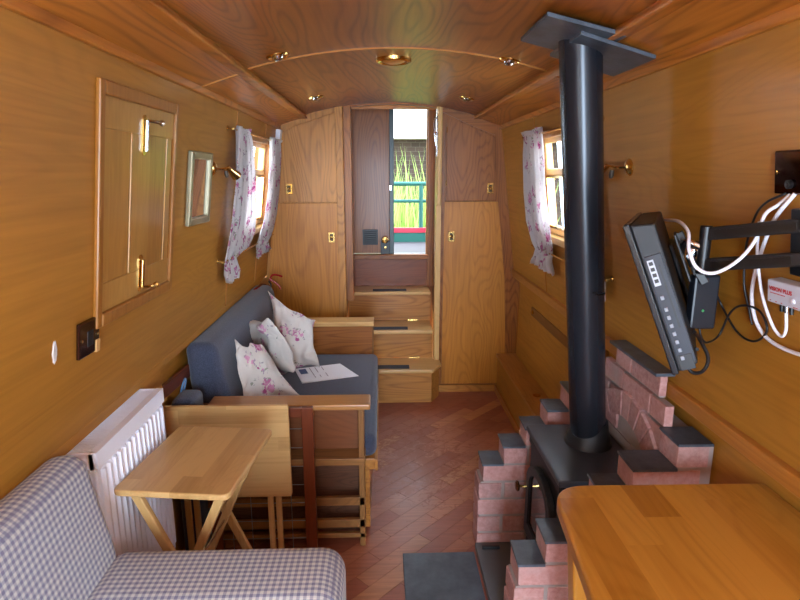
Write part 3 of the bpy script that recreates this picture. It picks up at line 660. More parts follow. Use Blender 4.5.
# pillows
def pillow(c,th,label,seed,sag=.0,name='scatter_cushion'):
    TL,TR,BR,BL=[V(p) for p in c]; n=22; nrm=((TR-TL).cross(BL-TL)+(BR-TR).cross(BL-BR)*-1).normalized()
    vs=[];idx={}
    for s_ in (1,-1):
        for j in range(n+1):
            for i in range(n+1):
                u,v=i/n,j/n
                if s_==-1 and (i in (0,n) or j in (0,n)): idx[(s_,i,j)]=idx[(1,i,j)]; continue
                # pinch edges between corners
                a=1-(2*u-1)**2; bb=1-(2*v-1)**2
                uu=u+(.5-u)*.2*bb*abs(2*u-1)**2; vv=v+(.5-v)*.2*a*abs(2*v-1)**2
                p=TL*(1-uu)*(1-vv)+TR*uu*(1-vv)+BR*uu*vv+BL*(1-uu)*vv
                h=th*(max(a,0)**.42)*(max(bb,0)**.42)
                rd_=(1-abs(noise.noise(V((u*2.6+seed*2,v*2.6+u*1.5,s_*5.+seed)))))**6*.03-.012
                e=rd_+noise.noise(V((u*3.2+seed,v*3.2,s_*2.+seed)))*.03+noise.noise(V((u*6+seed,v*5,s_*3.)))*.016
                # creases running from the corners
                cr=abs(math.sin((u+v)*7+seed))*.5*(abs(u-v)<.5)
                p=p+nrm*s_*(h+e*min(1,3*a*bb)-.012*cr*min(1,4*a*bb)); p=p+(TR-TL).normalized()*noise.noise(V((u*3,v*3,seed)))*.02+V((0,0,noise.noise(V((u*3+9,v*3,seed)))*.02))
                p.z-=sag*a*(1-v)
                idx[(s_,i,j)]=len(vs); vs.append(p)
    fs=[]
    for s_ in (1,-1):
        for j in range(n):
            for i in range(n):
                q=(idx[(s_,i,j)],idx[(s_,i+1,j)],idx[(s_,i+1,j+1)],idx[(s_,i,j+1)]); fs.append(q if s_==1 else q[::-1])
    b=MB(); b.add(vs,fs); lo=min(vs,key=lambda p:p.z)
    return solo(b,name,FLOR,((TL.x+TR.x+BL.x+BR.x)/4,(TL.y+TR.y+BL.y+BR.y)/4,lo.z),label,'cushion','floral scatter cushions on the sofa',smooth='all',sub=1)
pillow([(-.703,3.05,.885),(-.415,2.95,.722),(-.385,2.79,.50),(-.62,2.76,.47)],.065,'floral cushion farthest back, its corner highest against the sofa back',3.1)
pillow([(-.72,2.76,.79),(-.60,2.55,.845),(-.485,2.56,.55),(-.61,2.74,.45)],.07,'middle floral cushion seen edge on between two others',7.7)
pillow([(-.69,2.30,.81),(-.62,2.48,.735),(-.425,2.42,.50),(-.66,2.22,.50)],.09,'nearest floral cushion, slumped by the near sofa arm',11.3)
# leaflet
b=MB(); P=[(-.478,2.735),(-.190,2.835),(-.305,3.04),(-.550,2.955)]
b.add([(x,y,.4418+(.006 if i==0 else 0)) for i,(x,y) in enumerate(P)]+[(x,y,.4405) for x,y in P],[(0,1,2,3),(7,6,5,4),(0,4,5,1),(1,5,6,2),(2,6,7,3),(3,7,4,0)])
pp=thing('leaflet','white printed sheet lying on the dark blue sofa seat','paper',(-.37,2.9,.4405))
b.build('sheet',flat('paper','f6f6fa',.6),pp)
P0,PX,PY=V((-.478,2.735,.4428)),V((.288,.10,0)),V((-.072,.215,0))
def pr(u0,u1,v0,v1):
    q=[P0+PX*u+PY*v+V((0,0,.0062*max(0,(1-u)*(1-v)))) for u,v in ((u0,v0),(u1,v0),(u1,v1),(u0,v1))]
    return q
b=MB()
q=pr(.06,.19,.55,.92); b.add(q,[(0,1,2,3)])
b.build('printed_picture',flat('print_blue','3a4f7c',.6),pp)
b=MB()
for u in (.26,.36,.48): b.add(pr(u,u+.012,.2,.95),[(0,1,2,3)])
b.build('printed_lines',flat('print_grey','8a7a84',.6),pp)

# ------------------------------------------------------------------ wire mesh gate
gt=thing('wire_gate','red-brown wooden frame with wire grid leaning by the sofa end','gate',(-.6,1.99,0))
b=MB(); b.box(-.372,-.328,1.975,2.0,0,.635); b.build('stile',redw('z'),gt,bevel=.003)
b=MB(); b.box(-.74,-.70,1.975,2.0,0,.635); b.build('stile',redw('z'),gt,bevel=.003)
b=MB(); b.box(-.70,-.372,1.977,1.998,.595,.635); b.build('rail',redw('x'),gt,bevel=.003)
b=MB(); b.box(-.70,-.372,1.977,1.998,.0,.03); b.build('rail',redw('x'),gt,bevel=.003)
b=MB()
for i in range(8): b.cyl((-.70,1.987,.075+i*.0785),(-.372,1.987,.075+i*.0785),.0016,n=6)
for x in (-.66,-.583,-.5,-.425): b.cyl((x,1.985,.03),(x,1.985,.6),.0016,n=6)
b.build('wire_grid',flat('wire','8d9398',.35,.8),gt)

# ------------------------------------------------------------------ radiator
rd=thing('radiator','white panel radiator with ribbed front on left wall behind armchair','radiator',(-.80,1.5,.22))
ya,yb,zt,zb=1.272,1.70,.83,.26
b=MB(); prof=[]; nr=14
for i in range(nr):
    y0=ya+.012+(yb-ya-.024)*i/nr; p=(yb-ya-.024)/nr
    prof += [(y0,-.768),(y0+p*.3,-.768),(y0+p*.5,-.760),(y0+p*.8,-.760)]
prof.append((yb-.012,-.768))
m=len(prof); z0,z1,z2,z3=zb+.02,zb+.03,zt-.056,zt-.053
vs=[];
for (z,k) in ((zb,0),(z0,0),(z1,1),(z2,1),(z3,0),(zt-.012,0)):
    for y,x in prof: vs.append((x if k else -.768,y,z))
b.add(vs,[(r*m+i,r*m+i+1,(r+1)*m+i+1,(r+1)*m+i) for r in range(5) for i in range(m-1)])
b.box(-.785,-.7695,ya+.005,yb-.005,zb,zt-.012); b.build('front_panel',WHITE,rd,bevel=0)
b=MB(); b.box(-.842,-.768,ya,ya+.012,zb+.03,zt); b.build('end_panel',WHITE,rd,bevel=.004)
b=MB(); b.box(-.842,-.768,yb-.012,yb,zb+.03,zt); b.build('end_panel',WHITE,rd,bevel=.004)
b=MB(); b.box(-.842,-.836,ya+.012,yb-.012,zb,zt-.012); b.build('back_panel',WHITE,rd)
b=MB(); b.box(-.782,-.762,ya,yb,zt-.045,zt); b.box(-.842,-.832,ya+.01,yb-.01,zt-.03,zt)
for i in range(44):
    y=ya+.02+(yb-ya-.04)*i/43; b.box(-.832,-.782,y-.0022,y+.0022,zt-.008,zt-.002)
for x in (-.818,-.80): b.box(x-.002,x+.002,ya+.01,yb-.01,zt-.012,zt-.004)
b.build('top_grille',WHITE,rd,bevel=.0)
b=MB(); b.cyl((-.80,ya-.0,zt-.03),(-.80,ya-.01,zt-.03),.013); b.build('plug',CHROME,rd,smooth=True)
b=MB(); b.tube([(-.80,yb-.02,zb+.02),(-.80,yb+.02,zb+.02),(-.80,yb+.03,zb-.05),(-.80,yb+.03,0)],.0075,10,5); b.lathe([(0,0),(.016,0),(.018,.03),(.014,.05),(0,.052)],(-.80,yb+.03,zb+.025),(0,0,1),16); b.build('valve',WHITE,rd,smooth=True)

# ------------------------------------------------------------------ folding tray tables
def rrect(pts,r,n=5):
    out=[]; m=len(pts)
    for i in range(m):
        p,a,c=V(pts[i]),V(pts[i-1]),V(pts[(i+1)%m])
        d1=(a-p).normalized()*r; d2=(c-p).normalized()*r
        for k in range(n+1):
            t=k/n; q=(p+d1)*(1-t)**2+p*2*t*(1-t)+(p+d2)*t*t; out.append((q.x,q.y))
    return out
t1=thing('folding_tray_table','small wooden folding table opened out with crossed legs','table',(-.589,1.495,0),rz=math.radians(-6.5))
TT=traywood('y',.052,'x')
b=MB(); hw,hl=.155,.192; b.prism(rrect([(-hw,-hl),(hw,-hl),(hw,hl),(-hw,hl)],.022),.682,.70,'z'); b.build('tabletop',TT,t1,bevel=.005,seg=3,local=True)
LEGM=traywood('z')
# X legs crossing in the x-z plane at near and far side
for y in (-.14,.14):
    for k,(xa,xb) in enumerate(((-.12,.185),(.12,-.185))):
        b=MB(); yy=y+(.011 if k else -.011)*(1 if y<0 else -1); b.bar((xa,yy,.682),(xb,yy,.008),.017,.025,(1,0,0)) ; b.build('leg',LEGM,t1,bevel=.003,local=True)
b=MB(); b.cyl((.0,-.155,.41),(.0,.155,.41),.0035); b.lathe([(0,0),(.006,0),(.007,.003),(0,.005)],(0,-.16,.41),(0,-1,0),10); b.build('pivot_rod',CHROME,t1,local=True)
b=MB(); b.bar((.16,-.14,.06),(.16,.14,.06),.03,.015); b.build('stretcher',LEGM,t1,bevel=.002,local=True)
b=MB(); b.bar((.095,-.14,.672),(.095,.14,.672),.03,.018); b.build('support_batten',LEGM,t1,bevel=.002,local=True)
t2=thing('folded_tray_table','second wooden folding table, folded flat with top upright by sofa end','table',(-.63,1.92,0))
b=MB(); b.prism(rrect([(-.875,.305),(-.408,.305),(-.408,.674),(-.875,.674)],.014),1.912,1.93,'y'); b.build('tabletop',traywood('x',.055,'z'),t2,bevel=.004,seg=3)
for x in (-.81,-.495):
    for dx,yy in ((-.0,1.938),(.028,1.952)):
        b=MB(); b.box(x-.012+dx,x+.010+dx,yy,yy+.013,0,.64); b.build('leg',LEGM,t2,bevel=.002)
b=MB(); b.box(-.80,-.48,1.932,1.938,.56,.585); b.build('support_batten',LEGM,t2)

# ------------------------------------------------------------------ gingham armchair
ac=thing('armchair','blue and cream checked armchair in the near left corner','armchair',(-.5,.85,0))
b=MB(); b.box(-.72,-.155,.99,1.22,.06,.622); b.build('arm',GING,ac,bevel=.055,seg=6,smooth='all')
b=MB(); b.box(-.72,-.155,.28,.48,.06,.615); b.build('arm',GING,ac,bevel=.055,seg=6,smooth='all')
b=MB(); b.hexa([(-.84,.28,.06),(-.585,.28,.06),(-.585,1.212,.06),(-.84,1.212,.06)],[(-.842,.28,.868),(-.745,.28,.882),(-.745,1.212,.882),(-.842,1.212,.868)])
b.build('backrest',GING,ac,bevel=.045,seg=6,smooth='all')
b=MB(); b.box(-.64,-.17,.48,.99,.12,.32); b.build('base',GING,ac,bevel=.01)
b=MB(); b.box(-.65,-.13,.485,.985,.32,.46); b.build('seat_cushion',GING,ac,bevel=.045,seg=5,smooth='all')
for x in (-.2,-.78):
    for y in (.33,1.16):
        b=MB(); b.cyl((x,y,0),(x,y,.07),.016,.022); b.build('foot',redw('z'),ac,smooth=True)

# ------------------------------------------------------------------ dining table at right
dt=thing('dining_table','varnished oak table with rounded corner at the near right','table',(.6,.85,0))
pts=[(.28,.55),(.878,.55),(.878,1.222),(.348,1.228)]
def rr2(pts,rs,n=8):
    out=[]; m=len(pts)
    for i in range(m):
        p,a,c=V(pts[i]),V(pts[i-1]),V(pts[(i+1)%m]); r=rs[i]
        d1=(a-p).normalized()*r; d2=(c-p).normalized()*r
        for k in range(n+1):
            t=k/n; q=(p+d1)*(1-t)**2+p*2*t*(1-t)+(p+d2)*t*t; out.append((q.x,q.y))
    return out
b=MB(); b.prism(rr2(pts,(.05,.01,.01,.085)),.715,.75,'z'); b.build('tabletop',wood('table_oak','c88c38','9a5e18','y',.3,.5,.9,.4,.085,'x'),dt,bevel=.010,seg=4)
for (xa,ya_,xb,yb_) in ((.385,1.12,.45,1.15),(.37,.62,.42,.58),(.84,1.13,.84,1.16),(.84,.62,.84,.6)):
    b=MB(); b.bar((xa,ya_,.715),(xb,yb_,0),.05,.05,(0,1,0)); b.build('leg',wood('table_leg','c88c38','9a5e18','z',.3,.5,.9,.4),dt,bevel=.008,seg=3)
b=MB(); b.box(.42,.84,1.12,1.14,.64,.715); b.box(.42,.84,.61,.63,.64,.715); b.build('apron',wood('table_leg','c88c38','9a5e18','x',.3,.5,.9,.4),dt)

# ------------------------------------------------------------------ fireplace
fp=thing('brick_fireplace','stepped red brick hearth surround with slate caps around the stove','fireplace',(.6,1.75,0))
bk=MB(); mo=MB()
BL_,BH,BD,MJ=.205,.064,.098,.011
def brick(b,x0,x1,y0,y1,z0,z1):
    j=lambda: random.uniform(-.0022,.0022)
    jx,jy=j(),j()
    b.hexa([(x0+jx,y0+jy,z0),(x1+jx+j(),y0+jy+j(),z0),(x1+jx,y1+jy,z0),(x0+jx,y1+jy+j(),z0)],[(x0+jx+j(),y0+jy,z1+j()*.5),(x1+jx,y0+jy,z1),(x1+jx,y1+jy,z1+j()*.5),(x0+jx,y1+jy,z1)])
def wing(y0,y1,x_starts,capname):
    """stepped wing wall; x_starts[k] = where course k starts (from the room side), up to the hull side"""
    z=.0; n=len(x_starts)
    for k,xs in enumerate(x_starts):
        z0=k*.075+.004; z1=z0+BH
        x=xs; first=(k%2==0)
        L1=BL_ if first else BL_/2
        mo.box(xs+.006,.872,y0+.004,y1-.004,k*.075-.002 if k else 0,z1+(.006 if k<n-1 else 0))
        while x<.868:
            x2=min(x+L1,.872)
            if x2-x>.02: brick(bk,x,x2-MJ,y0,y1,z0,z1)
            x=x2; L1=BL_
        # slate cap where the next course starts further in
        nx_=x_starts[k+1] if k+1<n else None
        if nx_ is None or nx_-xs>.03:
            xe=nx_ if nx_ is not None else .866
            c=MB(); c.hexa([(xs-.006,y0-.006,z1+.0035),(xe-.001,y0-.007,z1+.0035),(xe-.001,y1+.006,z1+.0035),(xs-.004,y1+.006,z1+.0035)],[(xs-.005,y0-.005,z1+.0105),(xe-.001,y0-.006,z1+.0105),(xe-.001,y1+.004,z1+.0105),(xs-.003,y1+.005,z1+.0105)])
            c.build('slate_cap',slate(),fp)
# far wing: lower part starts at x=.301, steps every course above .37
wing(2.0,2.105,[.316,.316,.317,.318,.332,.412,.495,.577,.655],'far')
wing(1.42,1.525,[.318,.318,.320,.321,.334,.410,.486,.562,.648,.770],'near')
# back wall of bricks along the hull side, with a cambered arch
xb0=.772; xbf=.872
def backtop(y):   # stepped/sloping top
    return .90 if y>1.50 else .83
for k in range(12):
    z0=k*.075+.004; z1=z0+BH
    if z1>.91: break
    ys=1.526; ye=1.999
    if k>=11: ys=1.582; ye=1.915
    y=ys; Lk=BL_ if k%2 else BL_/2
    xk=xb0 if k<9 else xb0+.0+.003*(k-8)
    xkf=.868 if z1<.81 else .805
    mo.box(xk+.006,xkf,ys+.005,ye-.002,k*.075-.002 if k else 0,z1)
    while y<ye-.01:
        y2=min(y+Lk,ye)
        # leave the arched recess
        zc=(z0+z1)/2; yc=(y+y2)/2
        if math.hypot(yc-1.76,zc-.46)>.235:
            if y2-y>.02: brick(bk,xk,xkf,y,y2-MJ,z0,z1)
        y=y2; Lk=BL_
# arch ring of soldier bricks standing proud
na=13
for i in range(na):
    tc=PI*(.06+.88*i/(na-1)); t2=.88*PI/(na-1)*.46; vs=[]
    for tt,rr in ((tc-t2,.215),(tc+t2,.215),(tc+t2,.305),(tc-t2,.305)): vs.append((1.76+math.cos(tt)*rr,.46+math.sin(tt)*rr))
    jx=random.uniform(-.002,.002)
    bk.hexa([(.764+jx,q[0],q[1]) for q in vs],[(.80,q[0],q[1]) for q in vs])
bk.build('brickwork',BRICK,fp,bevel=.0025)
mo.build('mortar',MORTAR,fp)
# raked slate slabs on top of the back wall
c=MB(); c.obox((.792,1.75,.9005),(0,1,.0),(1,0,0),.176,.030,.005); c.build('slate_cap',slate(),fp)
# hearth floor
b=MB(); b.box(.308,.772,1.528,1.998,.002,.03); b.build('hearth_base',flat('hearth_slab','5c5d5e',.5,0,.2),fp,bevel=.003)
b=MB(); b.hexa([(.306,1.35,.002),(.36,1.35,.002),(.36,1.528,.002),(.306,1.528,.002)],[(.306,1.35,.028),(.36,1.35,.028),(.36,1.528,.028),(.306,1.528,.028)])
b=MB(); b.box(.012,.298,1.52,1.962,0.0005,.014); solo(b,'hearth_tile',slate(),(.155,1.74,0),'large square slate tile lying on the floor before the stove','tile',bevel=.002)

# ------------------------------------------------------------------ stove
sv=thing('wood_stove','black cast iron stove standing on the hearth between brick wings','stove',(.62,1.735,.03))
x0,x1,y0,y1=.495,.765,1.55,1.93
b=MB(); b.box(x0,x1,y0,y1,.10,.545); b.build('stove_body',BLACKM,sv,bevel=.008)
b=MB(); b.box(x0-.018,x1,y0-.012,y1+.012,.548,.572); b.build('top_plate',flat('stove_top_lit','3c4048',.34,.2,.15),sv,bevel=.006,seg=3)  # paler than the body: sheen of light on top put into the colour
b=MB(); b.box(x0-.010,x0+.002,y0+.01,y1-.01,.515,.546); b.build('top_lip',BLACKM,sv,bevel=.004)
for x in (x0+.03,x1-.03):
    for y in (y0+.04,y1-.04):
        b=MB(); b.cyl((x,y,.03),(x,y,.10),.012,.02); b.build('leg',BLACKM,sv,smooth=True)
# door with arched window
dy0,dy1,dz0,dz1=y0+.05,y1-.05,.17,.50; cyd=(dy0+dy1)/2
def archpoly(hw,z0,zs,n=14):
    q=[(cyd-hw,z0),(cyd+hw,z0)]
    for i in range(n+1):
        t=PI*i/n; q.append((cyd+hw*math.cos(t),zs+hw*.62*math.sin(t)))
    return q
out,inn=archpoly(.145,.17,.39),archpoly(.105,.22,.385)
b=MB(); n_=len(out); xa,xb_=x0-.024,x0-.001
vs=[(x,p[0],p[1]) for x in (xa,xb_) for P_ in (out,inn) for p in P_]
fs=[]
for i in range(n_):
    j=(i+1)%n_
    fs += [(i,j,n_+j,n_+i),(2*n_+i,3*n_+i,3*n_+j,2*n_+j),(i,2*n_+i,2*n_+j,j),(n_+i,n_+j,3*n_+j,3*n_+i)]
b.add(vs,fs); dr=b.build('stove_door',BLACKM,sv,bevel=.003)
b=MB(); b.prism(inn,xa+.008,xa+.012,'x'); b.build('door_glass',flat('stove_glass','3a2520',.08,0.,.0),dr)
b=MB(); b.tube([(xa+.004,cyd+.125,.36),(xa-.015,cyd+.125,.36),(xa-.03,cyd+.125,.362)],.005,8,3); b.build('handle_stem',BRASS,dr,smooth=True)
b=MB(); b.lathe([(0,0),(.006,0),(.018,.004),(.020,.010),(.014,.015),(0,.016)],(xa-.028,cyd+.125,.362),(-1,0,0),20); b.build('door_knob',flat('knob_bronze','8a5a3a',.25,.9),dr,smooth=True)
b=MB(); b.box(x0-.02,x0+.001,y0+.07,y1-.07,.105,.155); b.build('ash_door',BLACKM,sv,bevel=.004)
b=MB(); b.lathe([(0,0),(.006,0),(.013,.004),(.012,.012),(0,.014)],(x0-.02,cyd-.06,.13),(-1,0,0),14); b.build('air_knob',BRASS,sv,smooth=True)
b=MB(); q=[(x0+.01,cyd-.11),(x0+.01,cyd+.11)]+[(x0-.012-.075*math.sin(PI*i/12),cyd+.11*math.cos(PI*i/12)) for i in range(13)]
b.prism(q,.085,.10,'z'); b.build('ash_lip',BLACKM,sv,bevel=.003)
b=MB(); b.box(.33,.40,1.95,1.962,.0305,.042)
solo(b,'poker_end',BLACKM,(.365,1.956,.0305),'short black iron bar on the hearth by the far brick wing','poker',bevel=.002)
# flue pipe, leaning inboard towards the roof
fl_=thing('flue_pipe','tall black flue pipe rising from the stove to the ceiling','flue pipe',(.655,1.79,.572))
pb0=V((.657,1.79,.573)); pt=V((.497,1.675,1.868)); dd=(pt-pb0).normalized()
b=MB(); b.cyl(pb0+dd*.01,pt,.0595,n=48); b.build('pipe',PIPEM,fl_,smooth=True)
b=MB(); b.lathe([(.061,.085),(.064,.06),(.066,.04),(.073,.03),(.074,.012),(.078,.006),(.08,0),(.0,0)],(.657,1.79,.573),(0,0,1),48); b.build('collar',BLACKM,fl_,smooth=True)
mid=pb0+dd*((1.13-.573)/dd.z)
b=MB(); b.tube([mid+V((.0,-.0605,0)),mid+V((.012,-.0635,.004)),mid+V((.02,-.058,-.004)),mid+V((.048,-.040,-.003))],.0035,6,3); b.build('pipe_clip',BPL,fl_)
# slate deckhead plates round the flue
zc_=lambda x,y:cz(x)-.018
fpn=thing('flue_plate','two black slate plates on the ceiling around the flue pipe','ceiling plate',(.55,1.75,1.86))
def plate(x0,x1,y0,y1,dz):
    b=MB(); b.hexa([(x0,y0,cz(x0)-dz-.010),(x1,y0,cz(x1)-dz-.010),(x1,y1,cz(x1)-dz-.010),(x0,y1,cz(x0)-dz-.010)],[(x0,y0,cz(x0)-dz),(x1,y0,cz(x1)-dz),(x1,y1,cz(x1)-dz),(x0,y1,cz(x0)-dz)]); return b
plate(.352,.555,1.50,1.775,.0125).build('slate_plate',slate(),fpn,bevel=.001)
plate(.455,.657,1.545,1.82,.0235).build('slate_plate',slate(),fpn,bevel=.001)

# ------------------------------------------------------------------ television on bracket
tv=thing('television','small black flat television tilted on a swing arm, seen side on','television',(.5,1.2,1.06))
a=math.radians(28); u=V((math.sin(a),math.cos(a),0)); tl=math.radians(22)
hv=V((math.cos(a),-math.sin(a),0))           # horizontal, away from the screen
v=(hv*math.sin(tl)-V((0,0,1))*math.cos(tl))    # down along the near edge
nb=(hv*math.cos(tl)+V((0,0,1))*math.sin(tl))   # screen to back
A=V((.458,1.2,1.380)); Ht=.337; Lt=.44
def tvb(b,u0,u1,v0,v1,n0,n1): 
    pts=[A+u*q+v*r+nb*s for q in (u0,u1) for r in (v0,v1) for s in (n0,n1)]
    return b.add(pts,[(0,1,3,2),(4,6,7,5),(0,4,5,1),(2,3,7,6),(0,2,6,4),(1,5,7,3)])
b=MB(); tvb(b,-.004,Lt+.004,-.004,Ht+.004,0,.014); b.build('screen_bezel',flat('bezel','0f131b',.25),tv,bevel=.003)
b=MB(); tvb(b,.015,Lt-.015,.015,Ht-.03,-.001,.002); b.build('screen',flat('screen','08090c',.1),tv)
b=MB()
pts=[A+u*q+v*r+nb*s for q,r,s in ((0,0,.014),(Lt,0,.014),(Lt,Ht,.014),(0,Ht,.014))]; pt2=[A+u*q+v*r+nb*s for q,r,s in ((0,.012,.062),(Lt,.012,.062),(Lt,Ht-.01,.056),(0,Ht-.01,.056))]
b.hexa(pts,pt2); cs=b.build('casing',flat('tv_casing','111216',.5,0,.1),tv,bevel=.004)
b=MB(); tvb(b,.26,Lt-.03,.09,Ht-.06,.058,.072); b.build('back_bulge',flat('tv_casing','111216',.5),tv,bevel=.006)
b=MB(); tvb(b,-.0035,.001,.075,Ht-.02,.02,.055); sp=b.build('control_panel',flat('tv_panel','1d2431',.3),tv,bevel=.001)
b=MB(); tvb(b,-.005,-.003,.10,.24,.043,.047); b.build('card_slot',BPL,sp)
b=MB(); tvb(b,-.0052,-.0035,.084,.142,.024,.037)
lab=b.build('white_label',flat('label_white','b9bcc4',.5),sp)
b=MB()
for i in range(4): tvb(b,-.0058,-.005,.088+i*.013,.096+i*.013,.0265,.0345)
b.build('label_print',BPL,lab)
for i in range(8):
    b=MB(); r=.165+i*.0185+(.008 if i>0 else 0); tvb(b,-.007,-.0035,r,r+.009,.027,.034); b.build('button',flat('tv_buttons','8e929c',.4),sp,bevel=.001)
b=MB(); tvb(b,-.0042,.0,.30,.335,.02,.05); b.build('jack_panel',BPL,sp,bevel=.001)
b=MB(); c=A+u*.06+v*.33+nb*.045; b.tube([tuple(A+u*.05+v*.27+nb*.065),(.659,1.2,1.125),(.683,1.2,1.082),(.675,1.2,1.051),(.649,1.2,1.048),(.634,1.205,1.073),(.638,1.21,1.100),tuple(A+u*.05+v*.31+nb*.06)],.0042,8,6); b.build('lead',BPL,tv,smooth=True)
# bracket
br=thing('tv_bracket','black double swing arm with chrome clamp holding the television','bracket',(.70,1.15,1.33))
b=MB()
for z,zz in ((1.366,1.400),(1.298,1.334)): b.bar((.643,1.2,z),(.755,1.045,zz),.018,.028)
b.build('arm_bars',BPL,br,bevel=.003)
b=MB()
for z,zz in ((1.366,1.400),(1.298,1.334)):
    d=V((.112,-.155,zz-z)).normalized(); nn=V((-.155,-.112,0)).normalized()
    b.obox(V((.699,1.1225,(z+zz)/2))+nn*.0095,d,(0,0,1),.075,.007,.0012)
b.build('arm_groove',flat('groove','08090a',.3),br)
b=MB(); b.cyl((.643,1.2,1.278),(.643,1.2,1.384),.0125,n=20); b.build('pivot_post',BPL,br,smooth=True,bevel=.002)
b=MB(R); b.box(1.0,1.078,1.30,1.43,0,.02); b.build('wall_plate',BPL,br,bevel=.003)
tvc=A+u*.12+v*.11+nb*.085
b=MB(); b.obox(tvc+nb*.003,v,u,.055,.04,.003); b.build('mount_plate',BPL,br,bevel=.002)
b=MB(); b.tube([tvc+nb*.006,V((.615,1.22,1.345)),V((.643,1.2,1.335))],.009,10,4); b.cyl(tvc+nb*.02-v*.02,tvc+nb*.02+v*.03,.011); b.lathe([(0,0),(.012,0),(.012,.01),(0,.012)],tvc+nb*.022,-u,16); b.build('swivel_joint',CHROME,br,smooth=True)
b=MB(); b.bar(tvc+nb*.012-v*.055,tvc+nb*.02+v*.05,.016,.012,u); b.bar(tvc+nb*.02+v*.03,tvc+nb*.03+v*.075,.018,.014,u); b.build('tilt_clamp',BPL,br,bevel=.002)
ps=thing('power_supply','black power brick hanging beneath the television arm','power supply',(.69,1.24,1.13))
b=MB(); b.box(.652,.712,1.235,1.262,1.140,1.268); b.build('case',flat('psu','161a22',.4),ps,bevel=.005)
b=MB(); b.cyl((.678,1.2352,1.185),(.678,1.234,1.185),.003,n=10); b.build('green_light',flat('led','3f9c5a',.3),ps)
def cab(pts,r,m,name,label,cat='cable',grp=None):
    b=MB(); b.tube(pts,r,8,8); p=V(pts[len(pts)//2]); return solo(b,name,m,p,label,cat,grp,smooth='all')
WC=flat('white_cable','e4e1e8',.35); BC=flat('black_cable','15151a',.4)
def r_(y,z,o): return tuple(R(V((y,z,o))))
cab([r_(1.10,1.455,.004),(.738,1.12,1.433),(.713,1.12,1.413),(.700,1.12,1.361),(.672,1.125,1.318),(.635,1.14,1.290),(.603,1.15,1.3),(.587,1.16,1.337),(.603,1.2,1.371),(.622,1.28,1.387),tuple(A+u*.3+v*.03+nb*.07)],.0038,WC,'aerial_cable','white cable looping from the socket under the swing arm to the television')
cab([r_(1.086,1.457,.006),r_(1.12,1.41,.02),r_(1.15,1.36,.02),r_(1.20,1.28,.008),r_(1.21,1.22,.008),r_(1.19,1.165,.008),r_(1.14,1.138,.008),r_(1.05,1.138,.008),r_(.96,1.16,.008)],.0042,WC,'coaxial_cable','thick white cable hanging in a big loop around the amplifier')
cab([r_(1.155,1.40,.03),r_(1.175,1.33,.02),r_(1.155,1.245,.022),r_(1.125,1.185,.02),r_(1.10,1.165,.018),r_(1.087,1.18,.017),r_(1.087,1.218,.017)],.0032,WC,'coaxial_lead','thin white lead rising into the plug under the amplifier')
cab([(.684,1.25,1.140),(.69,1.25,1.119),(.712,1.26,1.10),r_(1.30,1.11,.03),r_(1.27,1.174,.02),r_(1.23,1.20,.014),r_(1.177,1.197,.01),r_(1.155,1.159,.01),r_(1.20,1.122,.01),r_(1.26,1.13,.012),r_(1.32,1.187,.015),(.715,1.27,1.24)],.0026,BC,'power_lead','thin black lead from the power brick curling on the wall')
cab([r_(1.108,1.457,.008),r_(1.14,1.44,.026),r_(1.19,1.406,.016),r_(1.225,1.337,.012),r_(1.235,1.25,.01),r_(1.215,1.19,.01),r_(1.205,1.16,.01)],.0026,BC,'black_lead','thin black lead dropping from the bronze socket behind the swing arm')
# wall socket
so_=thing('aerial_socket','glossy bronze socket plate on right wall above the swing arm','socket',R(V((1.1,1.497,0))))
b=MB(R); b.box(1.05,1.146,1.455,1.54,0,.007); b.build('socket_plate',flat('black_nickel','4a3026',.05,1.),so_,bevel=.003)
for y in (1.062,1.136): b=MB(R); b.lathe([(0,0),(.004,0),(.004,.001),(0,.0015)],(y,1.4975,.007),(0,0,1),12); b.build('screw',BRASS,so_)
b=MB(R); b.lathe([(0,0),(.009,0),(.009,.006),(.005,.006),(0,.003)],(1.098,1.475,.007),(0,0,1),14); b.build('socket',BPL,so_)
# aerial amplifier box
am=thing('aerial_amplifier','pale grey aerial amplifier box with red lettering on right wall','amplifier',R(V((1.0650,1.26,0))))
b=MB(R); b.box(1.0000,1.1270,1.236,1.284,0,.030); b.build('case',flat('amp_case','c9cbd6',.4),am,bevel=.003)
def text(s,size,loc,rotm,m,name,parent,off):
    cu=bpy.data.curves.new(name,'FONT'); cu.body=s; cu.size=size; cu.extrude=.0002; cu.offset=.00035; cu.align_x='LEFT'; cu.space_character=1.02
    tmp=bpy.data.objects.new(name,cu); me=bpy.data.meshes.new_from_object(tmp); bpy.data.objects.remove(tmp)
    o=bpy.data.objects.new(name,me); C.objects.link(o); me.materials.clear(); me.materials.append(m)
    o.parent=parent; o.matrix_local=Matrix.Translation(V(loc)-off)@rotm
    return o
# face frame: text runs towards -Y (nearer viewer), up the wall, facing into the room
ex=(R(V((0,1.3,0)))-R(V((1,1.3,0)))).normalized(); ey=(R(V((0,1.5,0)))-R(V((0,1.3,0)))).normalized(); ez=ex.cross(ey)
rm=Matrix((ex,ey,ez)).transposed().to_4x4()
RT=flat('red_print','b8202a',.5)
text('VISION PLUS',.0115,R(V((1.1200,1.263,.0304))),rm,RT,'lettering',am,ORG[am.name])
b=MB(R); 
for i in range(11): b.box(1.0740+i*.004,1.0768+i*.004,1.2565,1.2585,.030,.0304)
for y in (1.1180,1.1010,1.0850): b.box(y-.004,y,1.2405,1.242,.030,.0304)
for y in (1.0500,1.0430): b.box(y-.006,y,1.2395,1.241,.030,.0304)
b.build('small_print',RT,am)
b=MB(R); b.lathe([(0,0),(.005,0),(.005,.002),(0,.003)],(1.0500,1.252,.030),(0,0,1),14); b.build('white_button',WHITE,am,smooth=True)
